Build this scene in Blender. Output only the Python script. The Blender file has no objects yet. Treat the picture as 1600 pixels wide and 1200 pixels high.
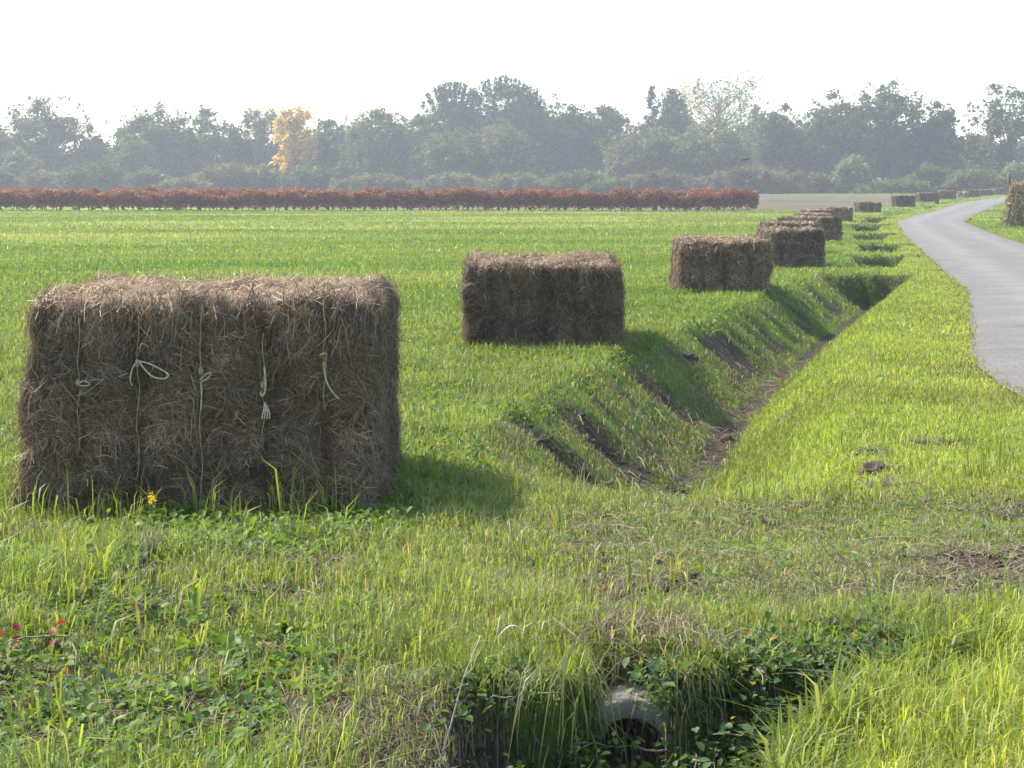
import bpy, math, random
import numpy as np

# ------------------------------------------------------------------ camera, sky, sun, exposure
scene = bpy.context.scene
COL = scene.collection
R = math.radians
SUN_EL, SUN_AZ = 51.0, 64.0            # azimuth: degrees to the left of the viewing direction (+Y)

cam_d = bpy.data.cameras.new("camera")
cam = bpy.data.objects.new("camera", cam_d)
COL.objects.link(cam)
cam.location = (0, 0, 1.5)
cam.rotation_euler = (R(90), 0, 0)
cam_d.sensor_width = 36
cam_d.lens = 67.5
cam_d.shift_y = -310 / 1600
cam_d.clip_start = 0.05
cam_d.clip_end = 6000
scene.camera = cam

world = bpy.data.worlds.new("World")
scene.world = world
world.use_nodes = True
wn = world.node_tree
wn.nodes.clear()
sky = wn.nodes.new("ShaderNodeTexSky")
sky.sky_type = 'NISHITA'
sky.sun_disc = False
sky.sun_elevation = R(SUN_EL)
sky.sun_rotation = R(-SUN_AZ)
sky.air_density = 1.0
sky.dust_density = 1.0
sky.ozone_density = 1.0
bg = wn.nodes.new("ShaderNodeBackground")
bg.inputs['Strength'].default_value = 0.15
wo = wn.nodes.new("ShaderNodeOutputWorld")
wn.links.new(sky.outputs[0], bg.inputs[0])
wn.links.new(bg.outputs[0], wo.inputs[0])

sun_d = bpy.data.lights.new("sun", 'SUN')
sun_d.energy = 3.3
sun_d.angle = R(3.5)
sun_d.color = (1.0, 0.93, 0.80)
sun = bpy.data.objects.new("sun", sun_d)
COL.objects.link(sun)
sun.rotation_euler = (R(90 - SUN_EL), 0, R(180 + SUN_AZ) + R(0))
# a sun lamp shines along its local -Z; aim it explicitly
import mathutils
_s = mathutils.Vector((-math.sin(R(SUN_AZ)) * math.cos(R(SUN_EL)), math.cos(R(SUN_AZ)) * math.cos(R(SUN_EL)), math.sin(R(SUN_EL))))
sun.rotation_euler = _s.to_track_quat('Z', 'Y').to_euler()

scene.view_settings.view_transform = 'Standard'
scene.view_settings.look = 'None'
scene.view_settings.exposure = 1.33
scene.view_settings.gamma = 1.0
scene.render.engine = 'CYCLES'
cy = scene.cycles
cy.max_bounces = 6
cy.diffuse_bounces = 3
cy.glossy_bounces = 2
cy.transmission_bounces = 4
cy.volume_bounces = 0
cy.transparent_max_bounces = 4
cy.use_denoising = True
cy.caustics_reflective = False
cy.caustics_refractive = False

rng = np.random.default_rng(7)

# ------------------------------------------------------------------ helpers
def _hash(ix, iy, iz, seed):
    h = (ix.astype(np.int64) * 374761393 + iy.astype(np.int64) * 668265263 + iz.astype(np.int64) * 2147483647 + seed * 1442695041) & 0xFFFFFFFF
    h = ((h ^ (h >> 13)) * 1274126177) & 0xFFFFFFFF
    h = ((h ^ (h >> 16)) * 2246822519) & 0xFFFFFFFF
    return ((h ^ (h >> 15)) & 0xFFFFFF) / float(0xFFFFFF)

def n2(x, y, seed=0):
    ix = np.floor(x); iy = np.floor(y)
    fx = x - ix; fy = y - iy
    fx = fx * fx * (3 - 2 * fx); fy = fy * fy * (3 - 2 * fy)
    z = np.zeros_like(ix)
    a = _hash(ix, iy, z, seed); b = _hash(ix + 1, iy, z, seed)
    c = _hash(ix, iy + 1, z, seed); d = _hash(ix + 1, iy + 1, z, seed)
    return (a + (b - a) * fx) * (1 - fy) + (c + (d - c) * fx) * fy

def n3(p, seed=0):
    i = np.floor(p); f = p - i
    f = f * f * (3 - 2 * f)
    r = 0
    for dx in (0, 1):
        for dy in (0, 1):
            for dz in (0, 1):
                w = (f[:, 0] if dx else 1 - f[:, 0]) * (f[:, 1] if dy else 1 - f[:, 1]) * (f[:, 2] if dz else 1 - f[:, 2])
                r = r + w * _hash(i[:, 0] + dx, i[:, 1] + dy, i[:, 2] + dz, seed)
    return r

def fbm2(x, y, seed=0, oct=3):
    s = 0; a = 1; t = 0
    for k in range(oct):
        s = s + a * n2(x * 2 ** k + 17.3 * k, y * 2 ** k - 9.1 * k, seed + k)
        t += a; a *= 0.5
    return s / t

def sst(a, b, x):
    t = np.clip((x - a) / (b - a), 0, 1)
    return t * t * (3 - 2 * t)

def build(name, V, quads=None, tris=None, mat=None, parent=None, tint=None, smooth=False, attrs=None, matidx=None):
    V = np.asarray(V, dtype=np.float32).reshape(-1, 3)
    me = bpy.data.meshes.new(name)
    q = np.zeros((0, 4), np.int32) if quads is None else np.asarray(quads, np.int32).reshape(-1, 4)
    t = np.zeros((0, 3), np.int32) if tris is None else np.asarray(tris, np.int32).reshape(-1, 3)
    me.vertices.add(len(V)); me.vertices.foreach_set('co', V.ravel())
    nl = q.size + t.size
    me.loops.add(nl)
    me.loops.foreach_set('vertex_index', np.concatenate([q.ravel(), t.ravel()]))
    npoly = len(q) + len(t)
    me.polygons.add(npoly)
    ls = np.concatenate([np.arange(len(q)) * 4, q.size + np.arange(len(t)) * 3]).astype(np.int32)
    me.polygons.foreach_set('loop_start', ls)
    if smooth:
        me.polygons.foreach_set('use_smooth', np.ones(npoly, dtype=bool))
    mats = mat if isinstance(mat, (list, tuple)) else ([mat] if mat else [])
    for m in mats:
        me.materials.append(m)
    if matidx is not None:
        me.polygons.foreach_set('material_index', np.asarray(matidx, np.int32))
    if tint is not None:
        a = me.attributes.new('tint', 'FLOAT_COLOR', 'POINT')
        c = np.ones((len(V), 4), np.float32); c[:, :3] = tint
        a.data.foreach_set('color', c.ravel())
    for k, v in (attrs or {}).items():
        a = me.attributes.new(k, 'FLOAT', 'POINT')
        a.data.foreach_set('value', np.asarray(v, np.float32))
    me.update(calc_edges=True)
    me.validate()
    o = bpy.data.objects.new(name, me)
    COL.objects.link(o)
    if parent is not None:
        o.parent = parent
    return o

def tag(o, label, cat, group=None, kind=None):
    o['label'] = label; o['category'] = cat
    if group: o['group'] = group
    if kind: o['kind'] = kind
    return o

def empty(name, loc=(0, 0, 0), rz=0.0):
    o = bpy.data.objects.new(name, None)
    o.empty_display_size = 0.1
    COL.objects.link(o); o.location = loc; o.rotation_euler = (0, 0, rz)
    return o

def tube(pts, rad, n=6, cap=True):
    """one swept tube: verts, quads, tris"""
    P = np.asarray(pts, float); m = len(P)
    rad = np.broadcast_to(np.asarray(rad, float), (m,))
    T = np.gradient(P, axis=0)
    T /= np.linalg.norm(T, axis=1)[:, None] + 1e-9
    ref = np.where(np.abs(T[:, 2:3]) < 0.9, np.array([[0, 0, 1.0]]), np.array([[1.0, 0, 0]]))
    A = np.cross(T, ref); A /= np.linalg.norm(A, axis=1)[:, None] + 1e-9
    for i in range(1, m):
        if np.dot(A[i], A[i - 1]) < 0: A[i] = -A[i]
    B = np.cross(T, A)
    ang = np.linspace(0, 2 * np.pi, n, endpoint=False)
    V = P[:, None] + rad[:, None, None] * (np.cos(ang)[None, :, None] * A[:, None] + np.sin(ang)[None, :, None] * B[:, None])
    V = V.reshape(-1, 3)
    q = []
    for i in range(m - 1):
        for k in range(n):
            q.append((i * n + k, i * n + (k + 1) % n, (i + 1) * n + (k + 1) % n, (i + 1) * n + k))
    t = []
    if cap:
        V = np.vstack([V, P[0], P[-1]])
        for k in range(n):
            t.append((m * n, (k + 1) % n, k)); t.append((m * n + 1, (m - 1) * n + k, (m - 1) * n + (k + 1) % n))
    return V, np.array(q, np.int32).reshape(-1, 4), np.array(t, np.int32).reshape(-1, 3)

class Bag:
    def __init__(s): s.V = []; s.Q = []; s.T = []; s.C = []; s.n = 0
    def add(s, V, Q=None, T=None, C=None):
        V = np.asarray(V, float).reshape(-1, 3)
        s.V.append(V)
        if Q is not None and len(Q): s.Q.append(np.asarray(Q) + s.n)
        if T is not None and len(T): s.T.append(np.asarray(T) + s.n)
        if C is not None: s.C.append(np.broadcast_to(np.asarray(C, float), (len(V), 3)))
        s.n += len(V)
    def tube(s, pts, rad, n=6, C=None): s.add(*tube(pts, rad, n), C=C)
    def build(s, name, mat, parent=None, smooth=False):
        return build(name, np.vstack(s.V), np.vstack(s.Q) if s.Q else None, np.vstack(s.T) if s.T else None, mat, parent,
                     np.vstack(s.C) if s.C else None, smooth)

def box(c, s):
    c = np.array(c, float); s = np.array(s, float) / 2
    V = np.array([[x, y, z] for z in (-1, 1) for y in (-1, 1) for x in (-1, 1)]) * s + c
    Q = [(0, 2, 3, 1), (4, 5, 7, 6), (0, 1, 5, 4), (2, 6, 7, 3), (0, 4, 6, 2), (1, 3, 7, 5)]
    return V, np.array(Q), None

# ------------------------------------------------------------------ materials
def new_mat(name):
    m = bpy.data.materials.new(name); m.use_nodes = True
    nt = m.node_tree; nt.nodes.clear()
    out = nt.nodes.new('ShaderNodeOutputMaterial')
    return m, nt, out

def leaf_mat(name, transl=0.45, boost=(1.5, 1.45, 0.8), rough=0.5, spec=0.3):
    m, nt, out = new_mat(name)
    at = nt.nodes.new('ShaderNodeAttribute'); at.attribute_name = 'tint'
    p = nt.nodes.new('ShaderNodeBsdfPrincipled')
    p.inputs['Roughness'].default_value = rough
    p.inputs['Specular IOR Level'].default_value = spec
    tr = nt.nodes.new('ShaderNodeBsdfTranslucent')
    mul = nt.nodes.new('ShaderNodeMix'); mul.data_type = 'RGBA'; mul.blend_type = 'MULTIPLY'
    mul.inputs[0].default_value = 1.0
    mul.inputs[7].default_value = (*boost, 1)
    mix = nt.nodes.new('ShaderNodeMixShader'); mix.inputs[0].default_value = transl
    nt.links.new(at.outputs['Color'], p.inputs['Base Color'])
    nt.links.new(at.outputs['Color'], mul.inputs[6])
    nt.links.new(mul.outputs[2], tr.inputs['Color'])
    nt.links.new(p.outputs[0], mix.inputs[1]); nt.links.new(tr.outputs[0], mix.inputs[2])
    nt.links.new(mix.outputs[0], out.inputs[0])
    return m

def noise_mat(name, stops, scale=4.0, detail=6.0, rough=0.85, bump=0.3, bscale=None, spec=0.25, stretch=(1, 1, 1)):
    m, nt, out = new_mat(name)
    tc = nt.nodes.new('ShaderNodeTexCoord')
    mp = nt.nodes.new('ShaderNodeMapping'); mp.inputs['Scale'].default_value = stretch
    nz = nt.nodes.new('ShaderNodeTexNoise'); nz.inputs['Scale'].default_value = scale; nz.inputs['Detail'].default_value = detail
    rp = nt.nodes.new('ShaderNodeValToRGB')
    el = rp.color_ramp.elements
    while len(el) > 1: el.remove(el[-1])
    el[0].position = stops[0][0]; el[0].color = (*stops[0][1], 1)
    for pos, c in stops[1:]:
        e = el.new(pos); e.color = (*c, 1)
    p = nt.nodes.new('ShaderNodeBsdfPrincipled')
    p.inputs['Roughness'].default_value = rough
    p.inputs['Specular IOR Level'].default_value = spec
    bz = nt.nodes.new('ShaderNodeTexNoise'); bz.inputs['Scale'].default_value = bscale or scale * 4; bz.inputs['Detail'].default_value = 5
    bp = nt.nodes.new('ShaderNodeBump'); bp.inputs['Strength'].default_value = bump; bp.inputs['Distance'].default_value = 0.02
    L = nt.links
    L.new(tc.outputs['Object'], mp.inputs[0]); L.new(mp.outputs[0], nz.inputs[0]); L.new(mp.outputs[0], bz.inputs[0])
    L.new(nz.outputs[0], rp.inputs[0]); L.new(rp.outputs[0], p.inputs['Base Color'])
    L.new(bz.outputs[0], bp.inputs['Height']); L.new(bp.outputs[0], p.inputs['Normal'])
    L.new(p.outputs[0], out.inputs[0])
    return m

M_grass = leaf_mat('grass_blades', 0.5, (1.72, 1.68, 0.75), 0.42, 0.35)
M_weed = leaf_mat('weed_leaves', 0.4, (1.75, 1.7, 0.6), 0.5, 0.32)
M_leaf = leaf_mat('tree_leaves', 0.35, (1.5, 1.5, 0.7), 0.55, 0.25)
M_straw = leaf_mat('straw', 0.22, (1.2, 1.1, 0.9), 0.6, 0.25)
M_bark = noise_mat('bark', [(0.3, (0.06, 0.05, 0.04)), (0.7, (0.14, 0.12, 0.10))], 6, bump=0.6)
M_hay = noise_mat('hay_core', [(0.25, (0.04, 0.03, 0.02)), (0.5, (0.08, 0.06, 0.04)), (0.75, (0.125, 0.095, 0.062))], 9, 9, 0.95, 1.0, 60, 0.1)
M_twine = noise_mat('twine_fibre', [(0.3, (0.24, 0.18, 0.09)), (0.7, (0.40, 0.32, 0.18))], 60, 4, 0.85, 0.4, 300)
M_rope = noise_mat('pale_rope', [(0.3, (0.33, 0.275, 0.17)), (0.7, (0.52, 0.45, 0.31))], 60, 4, 0.8, 0.4, 300)
M_concrete = noise_mat('concrete', [(0.28, (0.10, 0.085, 0.06)), (0.5, (0.24, 0.22, 0.18)), (0.75, (0.36, 0.34, 0.29))], 9, 8, 0.9, 0.5, 90)
M_soil = noise_mat('soil', [(0.3, (0.05, 0.036, 0.025)), (0.7, (0.13, 0.095, 0.065))], 14, 8, 0.95, 1.0, 50)
M_stem = noise_mat('dry_stem', [(0.3, (0.13, 0.10, 0.07)), (0.7, (0.30, 0.24, 0.17))], 30, 4, 0.8, 0.2)
M_steel = noise_mat('galvanised_steel', [(0.3, (0.25, 0.26, 0.27)), (0.7, (0.38, 0.38, 0.39))], 3, 3, 0.5, 0.05)
M_bird = noise_mat('dark_feathers', [(0.3, (0.02, 0.02, 0.022)), (0.7, (0.06, 0.055, 0.05))], 20, 3, 0.6, 0.1)
M_wood = noise_mat('weathered_wood', [(0.3, (0.06, 0.05, 0.04)), (0.7, (0.13, 0.11, 0.09))], 8, 5, 0.9, 0.4, stretch=(1, 1, 0.2))

# ------------------------------------------------------------------ the lie of the land
_ZY = np.array([-60, 3, 5, 6.9, 10, 15.6, 20, 26.8, 38, 60, 90, 120, 150, 200, 330, 700, 3000.])
_ZZ = np.array([.38, .38, .38, .32, .27, .16, .07, -.03, -.115, -.15, -.15, -.12, .16, .31, .5, .6, .6])
_ys = np.linspace(-60, 900, 9601)
_zs = np.interp(_ys, _ZY, _ZZ)
_k = np.hanning(31); _k /= _k.sum()
_zs = np.convolve(np.pad(_zs, 15, mode='edge'), _k, mode='valid')
def zf(y): return np.interp(y, _ys, _zs)

_RY = [-30, 0, 4, 8, 11.4, 12.4, 14.4, 18, 23.5, 28.5, 44.4, 65.8, 88, 111, 150, 195, 260, 340, 420]
_RX = [4.2, 3.5, 3.2, 2.98, 3.04, 3.1, 3.45, 4.29, 5.62, 6.75, 9.6, 13.4, 17.6, 23.7, 35, 49.7, 76, 115, 160]
_ry = np.linspace(-30, 420, 1801)
_rx = np.interp(_ry, _RY, _RX)
_k2 = np.hanning(23); _k2 /= _k2.sum()
_rx = np.convolve(np.pad(_rx, 11, mode='edge'), _k2, mode='valid')
_slope = np.gradient(_rx, _ry)
_rr = _rx + 3.05 * np.sqrt(1 + _slope ** 2)
def xl(y): return np.interp(y, _ry, _rx)
def xr(y): return np.interp(y, _ry, _rr)
def road_d(x, y):
    """metres inside the road (negative outside), roughly perpendicular"""
    s = np.interp(y, _ry, _slope)
    return np.minimum(x - xl(y), xr(y) - x) / np.sqrt(1 + s * s)

_DY = [0, 7, 9, 10.8, 15.2, 19.6, 26, 34, 43, 52, 61, 72, 86, 100, 113, 130, 150, 200]
_DX = [.3, .57, .70, .93, 1.73, 2.71, 4.25, 6.3, 8.2, 9.95, 11.4, 13.3, 15.9, 19.1, 22.7, 28.0, 33.8, 50.0]
def xd(y): return np.interp(y, _DY, _DX)
SEGS = [(6.95, 34.4, 3.3, .22), (37.5, 43.9, .3, .22), (46.5, 53, .3, .22), (56.5, 64, .3, .25), (67, 78, .5, .3), (82, 98, .6, .4), (102, 119, .8, .5), (124, 139, 1, .6), (142, 157, 1, .6)]
def rag(x, y): return y + np.where(y > 20, .2, .3) * (fbm2(x * 4.5, y * .4, 35) - .5)
def ditch(x, y):
    A = np.zeros_like(y); y = rag(x, y)
    for a, b, ra, rb in SEGS:
        A = np.maximum(A, sst(a, a + ra, y) * (1 - sst(b - rb, b, y)))
    dx = x - xd(y)
    far = sst(90, 120, y)
    far = sst(34.6, 37, y)
    wl, wr = .90 - .28 * far, .92 - .30 * far
    t = np.where(dx < 0, -dx / wl, dx / wr)
    t = np.clip((t - .08) / .92, 0, 1)
    prof = .7 * (1 - t) + .3 * (1 - t * t * (3 - 2 * t))
    return A, dx, t, prof

PIT = np.array([(-.45, 1.5), (-.42, 3.6), (-.36, 4.16), (-.05, 4.24), (.18, 4.27), (.205, 4.43), (.325, 4.43), (.35, 4.28), (.55, 4.36), (.83, 4.53),
                (1.15, 4.87), (1.42, 5.12), (1.12, 4.72), (.74, 4.24), (.5, 3.75), (.4, 3.2), (.4, 1.5)])
def pit_d(x, y):
    """signed distance to the pit outline, positive inside"""
    x = np.asarray(x, float); y = np.asarray(y, float)
    out = np.full(x.shape, -50.0)
    sel = (np.abs(x) < 3.5) & (y < 9) & (y > -1)
    if not sel.any(): return out
    px, py = x[sel], y[sel]
    d = np.full(px.shape, 1e9); ins = np.zeros(px.shape, bool)
    n = len(PIT)
    for i in range(n):
        a = PIT[i]; b = PIT[(i + 1) % n]
        e = b - a; wx = px - a[0]; wy = py - a[1]
        t = np.clip((wx * e[0] + wy * e[1]) / (e @ e), 0, 1)
        d = np.minimum(d, np.hypot(wx - e[0] * t, wy - e[1] * t))
        c = ((a[1] > py) != (b[1] > py)) & (px < (b[0] - a[0]) * (py - a[1]) / (b[1] - a[1] + 1e-12) + a[0])
        ins ^= c
    out[sel] = np.where(ins, d, -d)
    return out

# right-hand ditch hollow beside the straw stack
RP = (23.2, 92.0)
def H(x, y, detail=True):
    x = np.asarray(x, float); y = np.asarray(y, float)
    z = zf(y).copy()
    A, dx, t, prof = ditch(x, y)
    z = z - A * prof * np.where(y > 100, .5, .62)
    v = y + .25 * x
    left = (dx < 0) * A * np.clip(1 - np.abs(t - .5) * 2, 0, 1)
    g = n2(v * 2.6 + .4 * n2(x * 3, y * 3, 5), x * .5, 11)
    z = z - left * .10 * sst(.55, .8, g)
    d = pit_d(x, y)
    z = z - (.10 + .75 * sst(-.14, .06, x) - .40 * sst(.42, .64, x)) * sst(0, 1, (d + .02) / (.13 + .32 * (1 - sst(-.2, .02, x))))
    # far bank of the culvert pit swells a little over the pipe; the verge dips towards the road
    z = z + .03 * np.exp(-((x - .27) / .5) ** 2 - ((y - 4.75) / .4) ** 2)
    rp = ((x - RP[0]) / 1.6) ** 2 + ((y - RP[1]) / 6.) ** 2
    z = z - .6 * (1 - sst(.3, 1, rp))
    rd = road_d(x, y)
    off = sst(.1, .5, -rd)
    if detail:
        amp = np.clip(1.2 - y / 150, .2, 1) * off
        z = z + amp * (.07 * (fbm2(x * .9, y * .9, 3) - .5) + .035 * (fbm2(x * 5, y * 5, 4, 2) - .5))
        z = z + off * np.clip((y - 20) / 40, 0, 1) * .12 * (fbm2(x * .12, y * .12, 8) - .5)
    z = z - .02 * (1 - off)
    return z

# ------------------------------------------------------------------ ground sheet
def axis_u():
    t = np.linspace(-1, 1, 561)
    return np.sign(t) * (np.abs(t) * .42 + np.abs(t) ** 6 * 1.6)
_u = axis_u()
_yy = np.concatenate([np.linspace(-1.9, 2.0, 40), 2.0 + np.cumsum(np.concatenate([np.full(60, .022), .022 * 1.0102 ** np.arange(640)]))])
_yy = _yy[_yy < 950]
_ex = [np.linspace(a_ - .1, a_ + ra_ + .1, 8) for a_, b_, ra_, rb_ in SEGS] + [np.linspace(b_ - rb_ - .5, b_ + .45, 24) for a_, b_, ra_, rb_ in SEGS]
_yy = np.unique(np.concatenate([_yy] + _ex))
_yy = np.concatenate([_yy, [1000, 1300, 1800, 2600, 4000]])
U, Y = np.meshgrid(_u, _yy)
X = U * (np.maximum(Y, 0) + 6.0)
Z = H(X, Y)
nr, nc = X.shape
idx = np.arange(nr * nc).reshape(nr, nc)
quads = np.stack([idx[:-1, :-1], idx[:-1, 1:], idx[1:, 1:], idx[1:, :-1]], -1).reshape(-1, 4)
xf, yf, zfl = X.ravel(), Y.ravel(), Z.ravel()

def soil_mask(x, y):
    """bare earth 0..1"""
    A, dx, t, prof = ditch(x, y)
    v = y + .25 * x
    bottom = A * (1 - sst(.0, .13, t + .16 * (n2(x * 7, y * 7, 21) - .5)))
    leftb = A * (dx < 0) * sst(.05, .3, t) * (1 - sst(.75, 1.0, t))
    streak = sst(.5, .72, n2(v * 2.6 + .4 * n2(x * 3, y * 3, 5), x * .5, 11))
    patch = sst(.45, .75, fbm2(x * 2.2, y * 2.2, 31))
    s = np.maximum(bottom, leftb * np.maximum(.97 * streak, .75 * patch))
    endw = np.zeros_like(y)
    yr = rag(x, y)
    for a_, b_, ra_, rb_ in SEGS:
        endw = np.maximum(endw, sst(b_ - rb_ - .9, b_ - rb_ - .2, yr) * (1 - sst(b_ - .03, b_ + .03, yr)))
    s = np.maximum(s, endw * (prof > .08) * (.86 - .5 * n2(x * 5, y * 5, 33)))  # ditch end walls: their shade is put in as dark earth
    d = pit_d(x, y)
    s = np.maximum(s, sst(-.02, .06, d) * (1 - .45 * (1 - sst(-.25, -.05, x))))
    mnd = mound(x, y)
    nf = (y < 6.6) & (x < .2)
    s = np.maximum(s, nf * .8 * sst(.58, .72, fbm2(x * 3.1, y * 3.1, 46)))
    s = np.maximum(s, mnd * .75 * sst(.50, .68, fbm2(x * 1.6, y * 2.6, 41)))
    for cx, cy, r in ((.33, 5.42, .22), (1.5, 5.95, .28), (-.95, 5.0, .22), (-1.05, 4.05, .28), (-.55, 4.0, .2), (2.5, 12.8, .12), (1.85, 9.9, .09), (1.97, 9.1, .10), (2.1, 9.05, .08), (1.65, 8.75, .10), (1.46, 7.65, .14), (-.1, 8.8, .16), (-1.05, 5.5, .09), (-.76, 5.03, .12), (-.62, 5.3, .10),
                      (-.81, 4.14, .13), (-.63, 4.6, .12), (-.48, 4.3, .10), (-1.12, 4.45, .12), (.3, 5.05, .15), (-.25, 11.5, .2), (.1, 10.3, .15), (2.05, 5.6, .3)):
        r = r * (1.55 if cy < 6 and cx < .2 else 1.1)
        s = np.maximum(s, 1.15 * np.exp(-(((x - cx) / r) ** 2 + ((y - cy) / (r * .9)) ** 2) ** 1.5 * (.6 + .8 * n2(x * 9, y * 9, 55))))
    rp = ((x - RP[0]) / 1.6) ** 2 + ((y - RP[1]) / 6.) ** 2
    s = np.maximum(s, (1 - sst(.2, .9, rp)) * (y > 88))
    return np.clip(s, 0, 1)

def mound(x, y):
    """the trodden field crossing"""
    A, dx, t, prof = ditch(x, y)
    return sst(-.5, .5, x + .18 * (y - 7)) * sst(4.75, 5.5, y) * (1 - sst(6.6, 7.5, y - .22 * np.minimum(x, 3) + .2 + .5 * (n2(x * 1.5, y * 1.5, 44) - .5)))

def brown_field(x, y):
    return sst(-.6, .6, (y - 116) - .0 * x) * sst(14.0, 15.2, x + (y - 118) * 3) * sst(2.2, 3.6, xd(y) - x + .8 * (fbm2(y * .2, x * .2, 37) - .5))

# the sheet is open where the drain pipe passes through it
_qc = np.stack([xf, yf, zfl], 1)[quads].mean(1)
_hole = (np.hypot(_qc[:, 0] - .265, _qc[:, 2] - .222) < .112) & (_qc[:, 1] > 4.26) & (_qc[:, 1] < 6.0)
quads = quads[~_hole]
soil = soil_mask(xf, yf)
rdv = road_d(xf, yf)
verge_dry = np.exp(-np.clip(-rdv, 0, 9) / .25) * (rdv < .3)
bf = brown_field(xf, yf)
greenish = np.clip(1 - soil, 0, 1)

m, nt, out = new_mat('ground_earth')
L = nt.links
def attr(n):
    a = nt.nodes.new('ShaderNodeAttribute'); a.attribute_name = n; return a.outputs['Fac']
def nz(scale, detail=6, src=None):
    t = nt.nodes.new('ShaderNodeTexNoise'); t.inputs['Scale'].default_value = scale; t.inputs['Detail'].default_value = detail
    L.new(src or geo.outputs['Position'], t.inputs[0]); return t.outputs[0]
def ramp(src, stops):
    r = nt.nodes.new('ShaderNodeValToRGB'); el = r.color_ramp.elements
    while len(el) > 1: el.remove(el[-1])
    el[0].position = stops[0][0]; el[0].color = (*stops[0][1], 1)
    for p_, c_ in stops[1:]:
        e = el.new(p_); e.color = (*c_, 1)
    L.new(src, r.inputs[0]); return r.outputs[0]
def mixc(f, a, b):
    k = nt.nodes.new('ShaderNodeMix'); k.data_type = 'RGBA'
    L.new(f, k.inputs[0]); L.new(a, k.inputs[6]); L.new(b, k.inputs[7]); return k.outputs[2]
geo = nt.nodes.new('ShaderNodeNewGeometry')
c_soil = ramp(nz(9, 9), [(.3, (.03, .021, .014)), (.55, (.062, .045, .031)), (.75, (.12, .093, .067))])
c_green = ramp(nz(5, 8), [(.3, (.06, .10, .016)), (.5, (.11, .18, .025)), (.7, (.16, .22, .04))])
mapf = nt.nodes.new('ShaderNodeMapping'); mapf.inputs['Scale'].default_value = (.05, .16, 1)
L.new(geo.outputs['Position'], mapf.inputs[0])
c_big = ramp(nz(1, 5, mapf.outputs[0]), [(.35, (.12, .21, .03)), (.5, (.15, .25, .035)), (.65, (.21, .28, .08))])
c_far = mixc(attr('far'), c_green, c_big)
c_dry = ramp(nz(12, 6), [(.3, (.12, .10, .035)), (.7, (.22, .19, .08))])
c_bf = ramp(nz(1.2, 8, mapf.outputs[0]), [(.32, (.085, .07, .045)), (.5, (.13, .108, .065)), (.62, (.15, .15, .06)), (.72, (.12, .17, .045))])
c1 = mixc(attr('soil'), c_far, c_soil)
c2 = mixc(attr('dry'), c1, c_dry)
c3 = mixc(attr('stubble'), c2, c_bf)
p = nt.nodes.new('ShaderNodeBsdfPrincipled'); p.inputs['Roughness'].default_value = .95; p.inputs['Specular IOR Level'].default_value = .1
bp = nt.nodes.new('ShaderNodeBump'); bp.inputs['Strength'].default_value = .7; bp.inputs['Distance'].default_value = .04
L.new(nz(30, 6), bp.inputs['Height']); L.new(bp.outputs[0], p.inputs['Normal'])
L.new(c3, p.inputs['Base Color']); L.new(p.outputs[0], out.inputs[0])
M_ground = m
ground = build('ground', np.stack([xf, yf, zfl], 1), quads, None, M_ground, smooth=True,
               attrs={'soil': soil, 'dry': np.clip(verge_dry, 0, 1) * .8, 'far': sst(25, 60, yf), 'stubble': bf})
tag(ground, 'green field and grassy verges cut by a drainage ditch', 'ground', kind='structure')

# ------------------------------------------------------------------ road
m, nt, out = new_mat('asphalt')
L = nt.links
geo = nt.nodes.new('ShaderNodeNewGeometry')
a1 = ramp(nz(38, 8), [(.3, (.05, .046, .041)), (.5, (.155, .145, .130)), (.68, (.34, .318, .285))])
a2 = ramp(nz(1.3, 9), [(.3, (.08, .073, .063)), (.42, (.14, .131, .117)), (.6, (.178, .166, .148)), (.8, (.225, .208, .18))])
k = nt.nodes.new('ShaderNodeMix'); k.data_type = 'RGBA'; k.inputs[0].default_value = .55
L.new(a1, k.inputs[6]); L.new(a2, k.inputs[7])
trk = ramp(attr('wheel'), [(0, (1, 1, 1)), (1, (1.18, 1.17, 1.16))])
k2 = nt.nodes.new('ShaderNodeMix'); k2.data_type = 'RGBA'; k2.blend_type = 'MULTIPLY'; k2.inputs[0].default_value = 1
L.new(k.outputs[2], k2.inputs[6]); L.new(trk, k2.inputs[7])
dirt = ramp(nz(6, 8), [(.3, (.085, .066, .045)), (.7, (.17, .14, .10))])
k3 = nt.nodes.new('ShaderNodeMix'); k3.data_type = 'RGBA'
em = nt.nodes.new('ShaderNodeMath'); em.operation = 'MULTIPLY_ADD'
L.new(nz(7, 6), em.inputs[0]); em.inputs[1].default_value = 1.6; em.inputs[2].default_value = -.55
e2 = nt.nodes.new('ShaderNodeMath'); e2.operation = 'MULTIPLY'; e2.use_clamp = True
L.new(em.outputs[0], e2.inputs[0]); L.new(attr('edge'), e2.inputs[1])
L.new(e2.outputs[0], k3.inputs[0]); L.new(k2.outputs[2], k3.inputs[6]); L.new(dirt, k3.inputs[7]); k2 = k3
p = nt.nodes.new('ShaderNodeBsdfPrincipled'); p.inputs['Roughness'].default_value = .85; p.inputs['Specular IOR Level'].default_value = .3
bp = nt.nodes.new('ShaderNodeBump'); bp.inputs['Strength'].default_value = .5; bp.inputs['Distance'].default_value = .01
L.new(nz(160, 3), bp.inputs['Height']); L.new(bp.outputs[0], p.inputs['Normal'])
L.new(k2.outputs[2], p.inputs['Base Color']); L.new(p.outputs[0], out.inputs[0])
M_road = m
ry = np.concatenate([np.linspace(-10, 60, 240), np.linspace(60.5, 400, 260)])
s_ = np.linspace(0, 1, 33)
RX_ = xl(ry)[:, None] + (xr(ry) - xl(ry))[:, None] * s_[None]
wob = .05 * (n2(ry * 1.3, ry * 0, 61) - .5) + .04 * (n2(ry * 5, ry * 0, 62) - .5)
RX_[:, 0] += wob; RX_[:, -1] += wob[::-1]
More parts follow.
